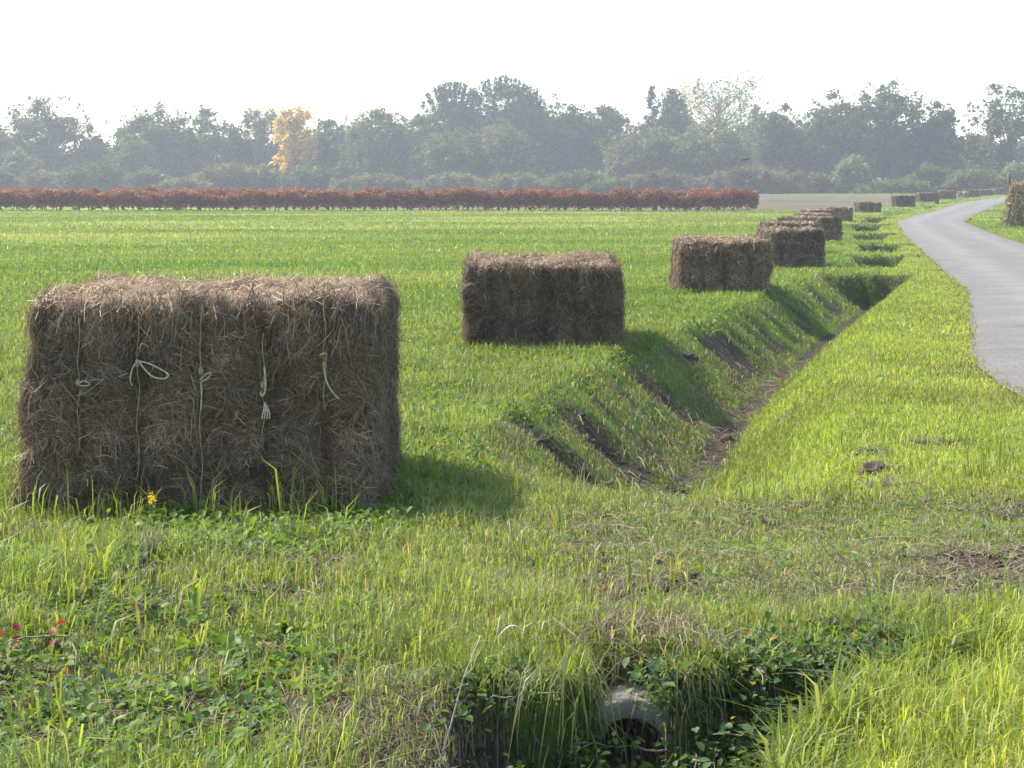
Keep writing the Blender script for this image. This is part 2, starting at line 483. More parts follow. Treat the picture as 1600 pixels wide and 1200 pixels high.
RY_ = np.repeat(ry[:, None], 33, 1)
RZ_ = zf(RY_) + .012 + .04 * (1 - (2 * s_[None] - 1) ** 2) - .012 * (np.abs(2 * s_[None] - 1) > .99)
i_ = np.arange(RX_.size).reshape(RX_.shape)
rq = np.stack([i_[:-1, :-1], i_[:-1, 1:], i_[1:, 1:], i_[1:, :-1]], -1).reshape(-1, 4)
wheel = np.exp(-((s_ - .27) / .09) ** 2) + np.exp(-((s_ - .73) / .09) ** 2)
road = build('road', np.stack([RX_, RY_, RZ_], -1).reshape(-1, 3), rq, None, M_road, smooth=True,
             attrs={'wheel': np.repeat(wheel[None], len(ry), 0).ravel(), 'edge': np.repeat((1.9 * np.exp(-(1 - np.abs(2 * s_ - 1)) / .10) + .35 * np.exp(-((s_ - .5) / .1) ** 2))[None], len(ry), 0).ravel()})
tag(road, 'narrow grey asphalt lane curving away to the right', 'road', kind='structure')

# ------------------------------------------------------------------ grass
def blade_mesh(P, h, w, az, lean, C):
    """bent two-segment blades. P (n,3); returns V, Q, T, C"""
    n = len(P)
    d = np.stack([np.cos(az), np.sin(az), np.zeros(n)], 1)
    # width direction: perpendicular to bend, twisted at random
    tw = az + np.pi / 2 + rng.normal(0, .5, n)
    s = np.stack([np.cos(tw), np.sin(tw), np.zeros(n)], 1)
    up = np.array([0, 0, 1.0])
    hh = h[:, None]; ww = w[:, None]; ll = (lean * h)[:, None]
    base = P - up * .01
    mid = P + up * hh * .58 + d * ll * .28
    tip = P + up * hh * np.clip(1 - .35 * lean, .2, 1)[:, None] + d * ll
    V = np.stack([base - s * ww * .4, base + s * ww * .4, mid - s * ww * .5, mid + s * ww * .5, tip], 1).reshape(-1, 3)
    o = np.arange(n)[:, None] * 5
    Q = o + np.array([[0, 1, 3, 2]]); T = o + np.array([[2, 3, 4]])
    # blade colour a little darker at the base, paler at the tip
    k = np.array([.92, .92, 1.0, 1.0, 1.12])[None, :, None]
    CC = (C[:, None, :] * k).reshape(-1, 3)
    return V, Q, T, CC

def scatter(y0, y1, dens, xm=1.5, lo=None, hi=None):
    k = .2667
    w0, w1 = k * y0 + xm, k * y1 + xm
    area = (w0 + w1) * (y1 - y0)
    n = int(area * dens)
    # linear width: rejection from the widest
    y = rng.uniform(y0, y1, int(n * 2 * w1 / (w0 + w1)))
    x = rng.uniform(-w1, w1, len(y))
    ok = np.abs(x) < k * y + xm
    x, y = x[ok], y[ok]
    return x, y

GREENS = np.array([(.140, .195, .034), (.178, .225, .042), (.215, .255, .052), (.112, .155, .036), (.235, .26, .085), (.165, .205, .075)])
YELLOW = np.array([(.25, .27, .06), (.22, .21, .08), (.29, .27, .13)])
DRY = np.array([(.23, .18, .11), (.17, .13, .085), (.30, .25, .16), (.13, .10, .065)])
OLIVE = np.array([(.12, .14, .05), (.15, .155, .065), (.10, .12, .045), (.19, .185, .09)])

def pick(pal, n): return pal[rng.integers(0, len(pal), n)] * rng.uniform(.85, 1.15, (n, 1))

BALES = [  # x, y(front), w, l, h, yaw(deg)
    dict(px=306, y=6.93, w=1.245, l=1.45, h=.81, yaw=0),
    dict(px=851, y=15.6, w=1.27, l=2.0, h=.73, yaw=0),
    dict(px=1133, y=26.8, w=1.26, l=2.0, h=.75, yaw=-2),
    dict(px=1246, y=37.0, w=1.04, l=1.7, h=.75, yaw=3),
]
for b in BALES: b['x'] = (b['px'] - 800) / 3000 * b['y']

def grass_zone(y0, y1, dens, hs, ws, strip=None):
    x, y = scatter(y0, y1, dens) if strip is None else (lambda n: (lambda yy: (xd(yy) + rng.uniform(strip[0], strip[1], n), yy))(rng.uniform(y0, y1, n)))(int((y1 - y0) * (strip[1] - strip[0]) * dens))
    n = len(x)
    soil = soil_mask(x, y)
    rd = road_d(x, y) + .10 * (n2(x * 6, y * 6, 71) - .5) + .06 * (n2(x * 22, y * 22, 72) - .5)
    A, dx, t, prof = ditch(x, y)
    md = mound(x, y)
    d = pit_d(x, y)
    bf = brown_field(x, y)
    clump = fbm2(x * 3.2, y * 3.2, 81)
    big = fbm2(x * .7, y * .7, 82)
    keep = rng.random(n) > np.clip(soil * 1.02, 0, .985)
    keep &= rd < .05
    keep &= rng.random(n) > .985 * bf
    keep &= rng.random(n) > md * .30
    leftb = A * (dx < 0) * (t < .98)
    keep &= rng.random(n) > leftb * .42
    keep &= rng.random(n) < .45 + 1.1 * clump
    for b in BALES:
        keep &= ~((np.abs(x - b['x']) < b['w'] * .47) & (y > b['y'] + .05) & (y < b['y'] + b['l'] - .05))
    sel = np.where(keep)[0]
    x, y, soil, rd, dx, t, md, d, clump, big, leftb = (a[sel] for a in (x, y, soil, rd, dx, t, md, d, clump, big, leftb))
    n = len(x)
    right = sst(0, .4, dx + .0) * (x < xl(y))                     # verge right of the ditch
    right = np.where(y < 7.2, sst(6.6, 7.2, y - .2 * x + .3) * (x > .6), right)
    nearbank = sst(-.05, .05, (x - (.5 + (y - 3.75) * .62))) * (y < 5.3) * (x > .35)
    # height
    h = hs * rng.gamma(6, 1 / 6, n)
    h *= .45 + 1.15 * clump
    h *= 1 - .55 * md
    h *= 1 + .30 * nearbank
    h *= 1 - .25 * leftb
    h *= 1 - .35 * np.exp(-np.clip(-rd, 0, 9) / .3)
    h *= 1 + .25 * ((y < 6.2) & (x < -.3))
    h *= 1 - .45 * ((y > 6.2) & (y < 7.0) & (x < -.3) & (x > -1.9))
    h *= 1 - .3 * right * (y > 7)
    wid = ws * rng.uniform(.6, 1.35, n)
    # colour
    C = pick(GREENS, n)
    C = C * (.78 + .45 * big)[:, None]
    f = rng.random(n)
    g2 = fbm2(x * 1.7, y * 1.7, 83)
    vp = right * sst(.48, .68, fbm2(x * 1.1, y * .8, 86))
    pd = .16 * vp + .02 + .05 * (1 - right) + .10 * (y < 7) * sst(.45, .65, g2) + .58 * md + .36 * leftb + .30 * soil + .22 * np.exp(-np.clip(-rd, 0, 9) / .3) + .10 * sst(.55, .75, g2)
    C = np.where((f < pd * .55)[:, None], pick(DRY, n), C)
    C = np.where(((f >= pd * .55) & (f < pd))[:, None], pick(YELLOW, n), C)
    f2 = rng.random(n)
    C = np.where((f2 < leftb * .55 + .40 * md)[:, None], pick(OLIVE, n), C)
    # the verge: brighter, yellower green
    vg = (right * (1 - md))[:, None]
    C = C * (1 - .22 * vp)[:, None]
    C = C * (1 + vg * np.array([[.48, .40, .15]]))
    vn = nearbank[:, None]
    C = C * (1 + vn * np.array([[.45, .36, .1]]))
    fld = fbm2(x * .07, y * .22, 85); fw = sst(15, 30, y)
    C = C + (fw * .55)[:, None] * (np.array([.195, .235, .052]) - C) * (1 - .6 * (right > .5))[:, None]
    C = C * (1 + fw[:, None] * (1 - right)[:, None] * (np.array([1.7, .9, 2.8])[None] * (fld - .5)[:, None]))
    C = np.where((rng.random(n) < fw * (1 - right) * (.02 + .10 * sst(.5, .7, fld)))[:, None], np.array([[.42, .43, .24]]), C)
    C = np.clip(C, .005, 1)
    C = C * (1 + .14 * (1 - sst(6, 10, y)))[:, None]  # near blades coloured lighter to offset the shadow they cast on each other
    az = rng.uniform(0, 2 * np.pi, n)
    lean = np.clip(rng.normal(.62, .35, n), .02, 1.5) + .25 * md
    z = H(x, y)
    P = np.stack([x, y, z], 1)
    return blade_mesh(P, h, wid, az, lean, C)

gb = Bag()
for (y0, y1, dens, hs, ws) in ((3.2, 5.5, 17000, .048, .0027), (5.5, 8.0, 11500, .045, .0031), (8.0, 12., 6400, .046, .0040), (12, 18, 3400, .048, .0055),
                               (18, 28, 1500, .05, .0088), (28, 45, 620, .055, .0135), (45, 70, 270, .06, .021), (70, 117, 110, .07, .034)):
    gb.add(*grass_zone(y0, y1, dens, hs, ws))
gb.add(*grass_zone(117, 240, 34, .09, .075, (-4.5, 9.0)))
# long tufts
def tuft_points(cx, cy, r, n):
    a = rng.uniform(0, 2 * np.pi, n); q = r * np.sqrt(rng.random(n))
    return cx + q * np.cos(a), cy + q * np.sin(a)
tl = [(-1.06, 6.72, .07, 26, .20), (-.80, 6.75, .08, 30, .21), (-.62, 6.78, .07, 18, .16), (-1.3, 6.74, .08, 18, .14), (-1.5, 6.76, .08, 18, .13), (-1.72, 6.8, .1, 24, .15)]
for k in range(170):
    yy = rng.uniform(3.3, 9.5); xx = rng.uniform(-.27 * yy - .3, .27 * yy + .3)
    if pit_d(np.array([xx]), np.array([yy]))[0] > 0 or mound(np.array([xx]), np.array([yy]))[0] > .6: continue
    if -1.8 < xx + .0 < -.4 and 6.9 < yy < 8.5: continue
    tl.append((xx, yy, rng.uniform(.04, .12), int(rng.integers(10, 36)), rng.uniform(.06, .125)))
for k in range(8):     # overhanging fringe along the pit rim
    i = rng.integers(0, 7); a, b = PIT[2 + i], PIT[3 + i]; f = rng.random()
    tl.append((a[0] + (b[0] - a[0]) * f, a[1] + (b[1] - a[1]) * f + .04, .05, 26, rng.uniform(.07, .11)))
for k in range(70):     # near bright bank lip
    i = rng.integers(0, 3); a, b = PIT[12 + i], PIT[13 + i]; f = rng.random()
    tl.append((a[0] + (b[0] - a[0]) * f + .06, a[1] + (b[1] - a[1]) * f - .03, .05, 26, rng.uniform(.065, .10)))
for cx, cy, r, n, hh in tl:
    x, y = tuft_points(cx, cy, r, n)
    P = np.stack([x, y, H(x, y)], 1)
    C = pick(GREENS[[0, 1, 2, 2, 4]], n) * rng.uniform(.85, 1.15)
    gb.add(*blade_mesh(P, hh * rng.gamma(9, 1 / 9, n), .0055 * rng.uniform(.6, 1.3, n), rng.uniform(0, 6.28, n), np.clip(rng.normal(.55, .3, n), .05, 1.3), C))
# taller grass along the foot of the vines and round the bales
x = rng.uniform(-34, 16, 5000); y = rng.uniform(117.0, 117.7, 5000)
gb.add(*blade_mesh(np.stack([x, y, H(x, y)], 1), rng.uniform(.05, .22, 5000) * (.4 + n2(x * .8, y, 3)), np.full(5000, .06), rng.uniform(0, 6.28, 5000), rng.uniform(.1, .6, 5000), pick(np.vstack([OLIVE, GREENS]), 5000)))
for b in BALES:
    n = 500 if b['y'] > 7 else 900
    x = b['x'] + rng.uniform(-.55, .55, n) * b['w']; y = b['y'] - np.abs(rng.normal(.02, .08, n))
    hh = rng.gamma(4, .009 if b['y'] < 7 else .014 if b['y'] < 20 else .02, n)
    gb.add(*blade_mesh(np.stack([x, y, H(x, y)], 1), hh, np.full(n, .004 * max(1, b['y'] / 9)), rng.uniform(0, 6.28, n), rng.uniform(.1, .9, n), pick(GREENS, n)))
grass = gb.build('grass', M_grass)
tag(grass, 'short green grass over the field, verge and ditch banks', 'grass', kind='stuff')

# ------------------------------------------------------------------ broad-leaved ground cover
def leaf_mesh(P, L_, W_, az, tilt, C, fold=.18):
    """oval leaves, 6-gon folded along the rib: 2 quads each"""
    n = len(P)
    d = np.stack([np.cos(az) * np.cos(tilt), np.sin(az) * np.cos(tilt), np.sin(tilt)], 1)
    s = np.stack([-np.sin(az), np.cos(az), rng.normal(0, .25, n)], 1)
    nn = np.cross(d, s)
    l = L_[:, None]; w = W_[:, None]
    a = P; b = P + d * l
    m1 = P + d * l * .35; m2 = P + d * l * .72
    V = np.stack([a, m1 + s * w * .5 + nn * w * fold, m2 + s * w * .42 + nn * w * fold, b - nn * l * .08,
                  m2 - s * w * .42 + nn * w * fold, m1 - s * w * .5 + nn * w * fold], 1).reshape(-1, 3)
    o = np.arange(n)[:, None] * 6
    Q = np.concatenate([o + np.array([[0, 1, 2, 3]]), o + np.array([[0, 3, 4, 5]])])
    return V, Q, None, np.repeat(C, 6, 0)

wb = Bag()
WG = np.array([(.08, .15, .022), (.10, .18, .025), (.13, .20, .035), (.09, .14, .055), (.16, .22, .045)])
for (y0, y1, dens, sz, hh) in ((3.2, 6.8, 800, .023, .05), (6.8, 12, 420, .024, .04), (12, 20, 300, .028, .035), (20, 32, 110, .04, .03)):
    x, y = scatter(y0, y1, dens)
    A, dx, t, prof = ditch(x, y)
    fieldside = np.where(y > 7.2, (dx < -.75), x < -.35 + .0 * y)
    pl = fbm2(x * 1.3, y * 1.3, 91) - .5 * sst(.5, 2.5, xd(y) - 1.0 - x - 1.0 - np.where(y < 9.5, 9, 0)) * sst(9, 12, y)
    k = fieldside & (rng.random(len(x)) < sst(.40, .62, pl) + .08) & (road_d(x, y) < -.3) & (pit_d(x, y) < 0)
    for b in BALES:
        k &= ~((np.abs(x - b['x']) < b['w'] * .5) & (y > b['y']) & (y < b['y'] + b['l']))
    # also a sprinkling over the mound
    k |= (mound(x, y) > .5) & (rng.random(len(x)) < .03) & (pit_d(x, y) < -.1)
    x, y = x[k], y[k]; n = len(x)
    # rosettes: five leaves per point
    x = np.repeat(x, 4) + rng.normal(0, sz * .35, n * 4); y = np.repeat(y, 4) + rng.normal(0, sz * .35, n * 4); n *= 4
    z = H(x, y) + rng.uniform(.0, hh, n)
    S = sz * np.minimum(rng.gamma(5, .2, n), 1.5)
    wb.add(*leaf_mesh(np.stack([x, y, z], 1), S, S * rng.uniform(.5, .8, n), rng.uniform(0, 6.28, n), rng.normal(.25, .45, n), pick(WG, n)))
weeds = wb.build('ground_cover', M_weed)
tag(weeds, 'low broad-leaved weeds spread among the field grass', 'weeds', kind='stuff')

# dead grass litter on the crossing, ditch floor and pit edge
lb = Bag()
def litter(n, fx, fy, ln, wd, pal, lift=.02):
    x, y = fx, fy
    n = len(x)
    az = rng.uniform(0, np.pi * 2, n); l = ln * rng.gamma(4, .25, n)
    z0 = H(x, y) + rng.uniform(.002, lift, n)
    x2, y2 = x + np.cos(az) * l, y + np.sin(az) * l
    z2 = np.minimum(H(x2, y2) + rng.uniform(.002, lift * 1.5, n), z0 + l * .6)
    xm, ym, zm = (x + x2) / 2, (y + y2) / 2, np.maximum((z0 + z2) / 2, H((x + x2) / 2, (y + y2) / 2)) + rng.uniform(0, lift, n)
    s = np.stack([-np.sin(az), np.cos(az), rng.normal(0, .4, n)], 1) * (wd * rng.uniform(.6, 1.3, n))[:, None]
    a, b, c = np.stack([x, y, z0], 1), np.stack([xm, ym, zm], 1), np.stack([x2, y2, z2], 1)
    V = np.stack([a - s, a + s, b - s, b + s, c - s * .4, c + s * .4], 1).reshape(-1, 3)
    o = np.arange(n)[:, None] * 6
    Q = np.concatenate([o + np.array([[0, 1, 3, 2]]), o + np.array([[2, 3, 5, 4]])])
    lb.add(V, Q, None, np.repeat(pick(pal, n), 6, 0))
x, y = scatter(3.2, 9.5, 1700)
k = rng.random(len(x)) < np.clip(soil_mask(x, y) * .8 + mound(x, y) * .35 + .09, 0, 1)
k &= road_d(x, y) < -.05
litter(0, x[k], y[k], .07, .0014, DRY)
x, y = scatter(9.5, 22, 240)
A, dx, t, prof = ditch(x, y)
k = (rng.random(len(x)) < A * (1 - sst(.1, .9, t)) * np.where(dx < 0, 1, .25)) & (road_d(x, y) < -.05)
litter(0, x[k], y[k], .12, .0028, DRY)
# matted straw hanging into the pit on its left side, above the pipe
x, y = tuft_points(-.22, 4.05, .3, 2600)
k = pit_d(x, y) > -.12; litter(0, x[k], y[k], .08, .0009, DRY * .9, .02)
x = rng.uniform(-.46, .0, 2600); y = rng.uniform(3.5, 4.42, 2600)
k = pit_d(x, y) > -.06; litter(0, x[k], y[k], .08, .0009, DRY * .9, .02)
x, y = tuft_points(.33, 4.52, .16, 700); litter(0, x, y, .10, .0014, DRY, .05)
lit = lb.build('straw_litter', M_straw)
tag(lit, 'dead brown grass and straw lying on bare earth', 'straw', kind='stuff')

# crumbs of earth on the bare patches
x, y = scatter(3.4, 12, 260)
k = rng.random(len(x)) < soil_mask(x, y) * .8
k &= (road_d(x, y) < -.1) & (pit_d(x, y) < .3)
x, y = x[k], y[k]; n = len(x)
oct_ = np.array([(1, 0, 0), (0, 1, 0), (-1, 0, 0), (0, -1, 0), (0, 0, 1), (.7, .7, .45), (-.7, .7, .45), (-.7, -.7, .45), (.7, -.7, .45)])
S = .009 * rng.gamma(3, 1 / 3, n) + .003
V = oct_[None] * (1 + .35 * rng.normal(0, 1, (n, 9, 1))) * S[:, None, None] * np.array([1, 1, .75])
V += np.stack([x, y, H(x, y)], 1)[:, None]
o_ = np.arange(n)[:, None] * 9
T = np.concatenate([o_ + np.array([t_]) for t_ in [(0, 1, 5), (1, 2, 6), (2, 3, 7), (3, 0, 8), (5, 1, 6), (6, 2, 7), (7, 3, 8), (8, 0, 5), (5, 6, 4), (6, 7, 4), (7, 8, 4), (8, 5, 4)]])
cr_ = build('soil_crumbs', V, None, T, M_soil)
tag(cr_, 'loose crumbs of brown earth on the bare patches', 'soil', kind='stuff')

# ------------------------------------------------------------------ straw bales
STRAW = np.array([(.27, .21, .155), (.18, .138, .10), (.11, .083, .058), (.36, .295, .225), (.22, .175, .13), (.14, .11, .078)])
PALE = np.array([(.42, .36, .27), (.50, .44, .35)])
def rounded_box(w, l, h, r, step):
    nx, ny, nz_ = max(4, int(w / step)), max(4, int(l / step)), max(4, int(h / step))
    Vs, Qs, n = [], [], 0
    def face(o, a, b, na, nb):
        nonlocal n
        A_, B_ = np.meshgrid(np.linspace(0, 1, na + 1), np.linspace(0, 1, nb + 1), indexing='ij')
        V = np.array(o)[None] + A_.reshape(-1, 1) * np.array(a)[None] + B_.reshape(-1, 1) * np.array(b)[None]
        i = np.arange(V.shape[0]).reshape(na + 1, nb + 1)
        Qs.append(np.stack([i[:-1, :-1], i[1:, :-1], i[1:, 1:], i[:-1, 1:]], -1).reshape(-1, 4) + n)
        Vs.append(V); n += len(V)
    W, Ln, Hh = w, l, h
    face((-W / 2, 0, 0), (W, 0, 0), (0, 0, Hh), nx, nz_)          # front y=0
    face((W / 2, Ln, 0), (-W, 0, 0), (0, 0, Hh), nx, nz_)         # back
    face((-W / 2, Ln, 0), (0, -Ln, 0), (0, 0, Hh), ny, nz_)       # left
    face((W / 2, 0, 0), (0, Ln, 0), (0, 0, Hh), ny, nz_)          # right
    face((-W / 2, 0, Hh), (W, 0, 0), (0, Ln, 0), nx, ny)          # top
    V = np.vstack(Vs); Q = np.vstack(Qs)
    return V, Q

def bale_warp(V, w, l, h, r, grooves, seed, rough, flare):
    c = np.array([0, l / 2, h / 2]); half = np.array([w, l, h]) / 2
    p = V - c
    lo = -(half - r); hi = half - r
    lo[2] = -half[2]                                              # square at the ground
    inner = np.clip(p, lo, hi)
    d = p - inner
    ln = np.linalg.norm(d, axis=1)[:, None]
    dn = np.where(ln > 1e-6, d / np.maximum(ln, 1e-6), 0)
    # flat faces: push direction = outward axis
    q = inner + dn * r
    flat = (ln[:, 0] <= 1e-6)
    q[flat] = p[flat]
    N = dn.copy()
    ax = np.argmax(np.abs(p) / half, 1)
    for i in range(3):
        m_ = (ax == i) & flat
        N[m_] = 0; N[m_, i] = np.sign(p[m_, i])
    disp = rough * (n3((q + seed * 3.1) * 4.5, seed) - .5) * 1.6 + rough * .8 * (n3((q + seed * 1.7) * 14, seed + 1) - .5) + rough * .5 * (n3(q * 40, seed + 2) - .5)
    for gx in grooves:
        disp = disp - (.020 if len(grooves) == 5 and grooves[0] < -.44 else .035) * np.exp(-((q[:, 0] - gx) / .024) ** 2) * np.clip(np.abs(N[:, 1]) * 1.2 - .2, .12, 1)
    out = q + N * disp[:, None]
    # hay slumps: wider towards the foot
    k = np.clip((.5 * h - (q[:, 2] + half[2])) / (.5 * h), 0, 1) ** 2
    out[:, 0] *= 1 + flare * k
    out[:, 1] -= flare * .3 * k * (N[:, 1] < -.5)
    return out + c, N

def strands(V, Q, N, w, l, h, per_face, length, width, seed, lift, hang):
    """straw laid over the bale's surface: curved three-segment ribbons"""
    a, b, c, d = V[Q[:, 0]], V[Q[:, 1]], V[Q[:, 2]], V[Q[:, 3]]
    fn = np.cross(b - a, d - a); ar = np.linalg.norm(fn, axis=1); fn /= ar[:, None] + 1e-12
    wt = ar.copy()
    for i, s_, m_ in ((1, -1, per_face[0]), (1, 1, per_face[1]), (0, -1, per_face[2]), (0, 1, per_face[2]), (2, 1, per_face[3])):
        wt[(np.argmax(np.abs(fn), 1) == i) & (np.sign(fn[:, i]) == s_)] *= m_
    n = int(wt.sum())
    fi = rng.choice(len(Q), n, p=wt / wt.sum())
    u, v = rng.random(n)[:, None], rng.random(n)[:, None]
    P = a[fi] * (1 - u) * (1 - v) + b[fi] * u * (1 - v) + c[fi] * u * v + d[fi] * (1 - u) * v
    nn = fn[fi]
    up = np.array([0, 0, 1.0])
    t1 = np.cross(up[None], nn); m_ = np.linalg.norm(t1, axis=1) < .3
    t1[m_] = np.array([1, 0, 0]); t1 /= np.linalg.norm(t1, axis=1)[:, None]
    t2 = np.cross(nn, t1)
    # direction field: swirls on the face, hanging at the top edge and on the sides
    ang = (n3(P * 7 + seed, seed + 5) - .5) * 7.0 + rng.normal(0, .7, n)
    rel = P[:, 2] / h
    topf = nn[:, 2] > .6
    side = np.abs(nn[:, 0]) > .6
    hangp = np.clip(sst(.74, .97, rel + .16 * (n3(P * 5 + seed, seed + 9) - .5)) * .55 + side * .6, 0, .9) * hang
    hg = (rng.random(n) < hangp) & ~topf
    ang = np.where(hg, -np.pi / 2 + rng.normal(0, .35, n), ang)
    D = t1 * np.cos(ang)[:, None] + t2 * np.sin(ang)[:, None]
    Ls = length * np.minimum(rng.gamma(2.6, 1 / 2.6, n), 2.0) * np.where(hg, 1.35, 1)
    wd = width * rng.uniform(.5, 1.4, n)
    lf = lift * rng.gamma(1.6, .6, n)
    sag = np.where(topf, 0, .18) * Ls
    side_v = np.cross(nn, D)
    pts = []
    for k, tt in enumerate((-.5, -.15, .2, .55)):
        off = lf * (.25 + (.9 if k in (1, 2) else .2) + (rng.random(n) * 1.6 if k == 3 else 0))
        bend = (tt * tt) * Ls * (rng.normal(0, .35, n))
        pp = P + D * (tt * Ls)[:, None] + nn * (off + .001)[:, None] + side_v * bend[:, None]
        pp[:, 2] -= sag * max(tt, 0) ** 2 * 2
        pp[:, 2] = np.maximum(pp[:, 2], .004)
        pts.append(pp)
    Vv = []
    for k, pp in enumerate(pts):
        wk = (wd * (1, 1, .9, .35)[k])[:, None] * .5
        Vv += [pp - side_v * wk, pp + side_v * wk]
    Vs = np.stack(Vv, 1).reshape(-1, 3)
    o = np.arange(n)[:, None] * 8
    Qs = np.concatenate([o + np.array([[0, 1, 3, 2]]), o + np.array([[2, 3, 5, 4]]), o + np.array([[4, 5, 7, 6]])])
    C = pick(STRAW, n)
    mt = n3(P * 9, seed + 8)
    C = C * (.72 + .6 * mt)[:, None]
    C = C * (.68 + .64 * n3(P * np.array([2.2, 2.2, 5.5]) + seed, seed + 12))[:, None]
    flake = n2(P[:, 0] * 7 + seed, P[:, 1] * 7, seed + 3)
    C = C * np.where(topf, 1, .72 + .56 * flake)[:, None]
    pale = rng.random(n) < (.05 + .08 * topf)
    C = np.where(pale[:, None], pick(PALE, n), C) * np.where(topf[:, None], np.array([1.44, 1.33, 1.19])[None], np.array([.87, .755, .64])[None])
    return Vs, Qs, np.repeat(C, 8, 0)

def make_bale(name, loc, w, l, h, yaw, label, seed, step, per_face, length, width, lift=.012, rough=.03, r=.075, grooves=(), flare=.05, hang=1.0, tone=(1, 1, 1)):
    V, Q = rounded_box(w, l, h, r, step)
    V, N = bale_warp(V, w, l, h, r, grooves, seed, rough, flare)
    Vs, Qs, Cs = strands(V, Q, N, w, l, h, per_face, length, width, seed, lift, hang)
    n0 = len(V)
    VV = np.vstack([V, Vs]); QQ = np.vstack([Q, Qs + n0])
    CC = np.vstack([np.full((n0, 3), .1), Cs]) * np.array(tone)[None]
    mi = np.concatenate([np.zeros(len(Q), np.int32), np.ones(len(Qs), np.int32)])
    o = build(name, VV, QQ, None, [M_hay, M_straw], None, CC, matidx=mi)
    o.location = loc; o.rotation_euler = (0, 0, R(yaw))
    tag(o, label, 'straw bale', 'straw bales set out along the ditch')
    return o

TW = [-1.555, -1.342, -1.116, -.894, -.67]
b = BALES[0]
g0 = [t - b['x'] for t in TW]
def zb(x, y, w=1.0, l=1.5):
    return float(np.min(H(np.array([x - w / 2, x + w / 2, x]), np.array([y, y, y + l / 2])))) - .02
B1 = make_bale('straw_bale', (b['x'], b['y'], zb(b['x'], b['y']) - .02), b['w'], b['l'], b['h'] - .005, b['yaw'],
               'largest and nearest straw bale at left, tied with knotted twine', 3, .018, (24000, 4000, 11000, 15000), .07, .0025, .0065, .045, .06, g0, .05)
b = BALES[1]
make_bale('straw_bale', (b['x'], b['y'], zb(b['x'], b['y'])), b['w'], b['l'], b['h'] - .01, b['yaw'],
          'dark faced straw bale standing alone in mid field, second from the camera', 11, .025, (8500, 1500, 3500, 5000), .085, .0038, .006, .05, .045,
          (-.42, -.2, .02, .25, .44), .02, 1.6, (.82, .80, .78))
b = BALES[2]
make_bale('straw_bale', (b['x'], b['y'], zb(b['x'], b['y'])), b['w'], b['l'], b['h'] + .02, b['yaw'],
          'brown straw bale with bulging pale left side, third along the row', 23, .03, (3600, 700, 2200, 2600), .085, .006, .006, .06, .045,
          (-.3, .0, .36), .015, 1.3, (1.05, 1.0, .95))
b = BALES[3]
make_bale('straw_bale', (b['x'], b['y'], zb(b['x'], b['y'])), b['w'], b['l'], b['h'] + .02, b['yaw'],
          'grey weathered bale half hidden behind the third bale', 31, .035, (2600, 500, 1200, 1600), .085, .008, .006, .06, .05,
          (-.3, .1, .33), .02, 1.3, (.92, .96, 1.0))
FAR = [
    (1243, 45.0, 1.25, 1.6, .74, 3, 'low flat bale of which only the top shows behind the grey bale', (1, .98, .95)),
    (1300, 56.0, 1.15, 1.5, .72, 48, 'bale turned corner on, its dark end facing the ditch', (.95, .95, .95)),
    (1277, 63.5, 1.05, 1.6, .72, 2, 'flat topped bale peeping over the corner-on bale', (1, 1, 1)),
    (1284, 73.0, .95, 1.5, .72, 6, 'smallest strip of bale top, behind two other flat tops', (.9, .9, .9)),
    (1312, 86.5, 1.10, 1.4, .66, -10, 'pale grey bale with bumpy top right beside the ditch bend', (1.1, 1.12, 1.15)),
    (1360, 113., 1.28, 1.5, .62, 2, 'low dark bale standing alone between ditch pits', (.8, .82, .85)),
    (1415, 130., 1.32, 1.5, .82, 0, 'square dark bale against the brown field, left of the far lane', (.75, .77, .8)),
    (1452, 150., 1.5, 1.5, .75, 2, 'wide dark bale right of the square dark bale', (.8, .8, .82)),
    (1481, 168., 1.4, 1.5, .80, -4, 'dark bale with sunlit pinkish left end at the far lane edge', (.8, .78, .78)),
    (1502, 184., .80, 1.4, .66, -30, 'pale sunlit bale between two dark far bales', (1.9, 1.8, 1.6)),  # its sunlit look is put into the straw tone
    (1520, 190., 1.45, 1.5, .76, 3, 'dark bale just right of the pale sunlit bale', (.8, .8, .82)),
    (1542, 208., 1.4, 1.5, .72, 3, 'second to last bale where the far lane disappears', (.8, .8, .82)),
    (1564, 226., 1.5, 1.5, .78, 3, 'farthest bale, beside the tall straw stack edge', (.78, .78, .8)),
]
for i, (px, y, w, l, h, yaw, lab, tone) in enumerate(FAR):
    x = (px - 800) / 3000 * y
    make_bale('straw_bale', (x, y, zb(x, y)), w, l, h + .02, yaw, lab, 40 + i, .06, (700, 150, 400, 500), .10, .012 + y * .00012, .006, .05, .06, (-.25, .05, .3), .01, 1.2, tone)

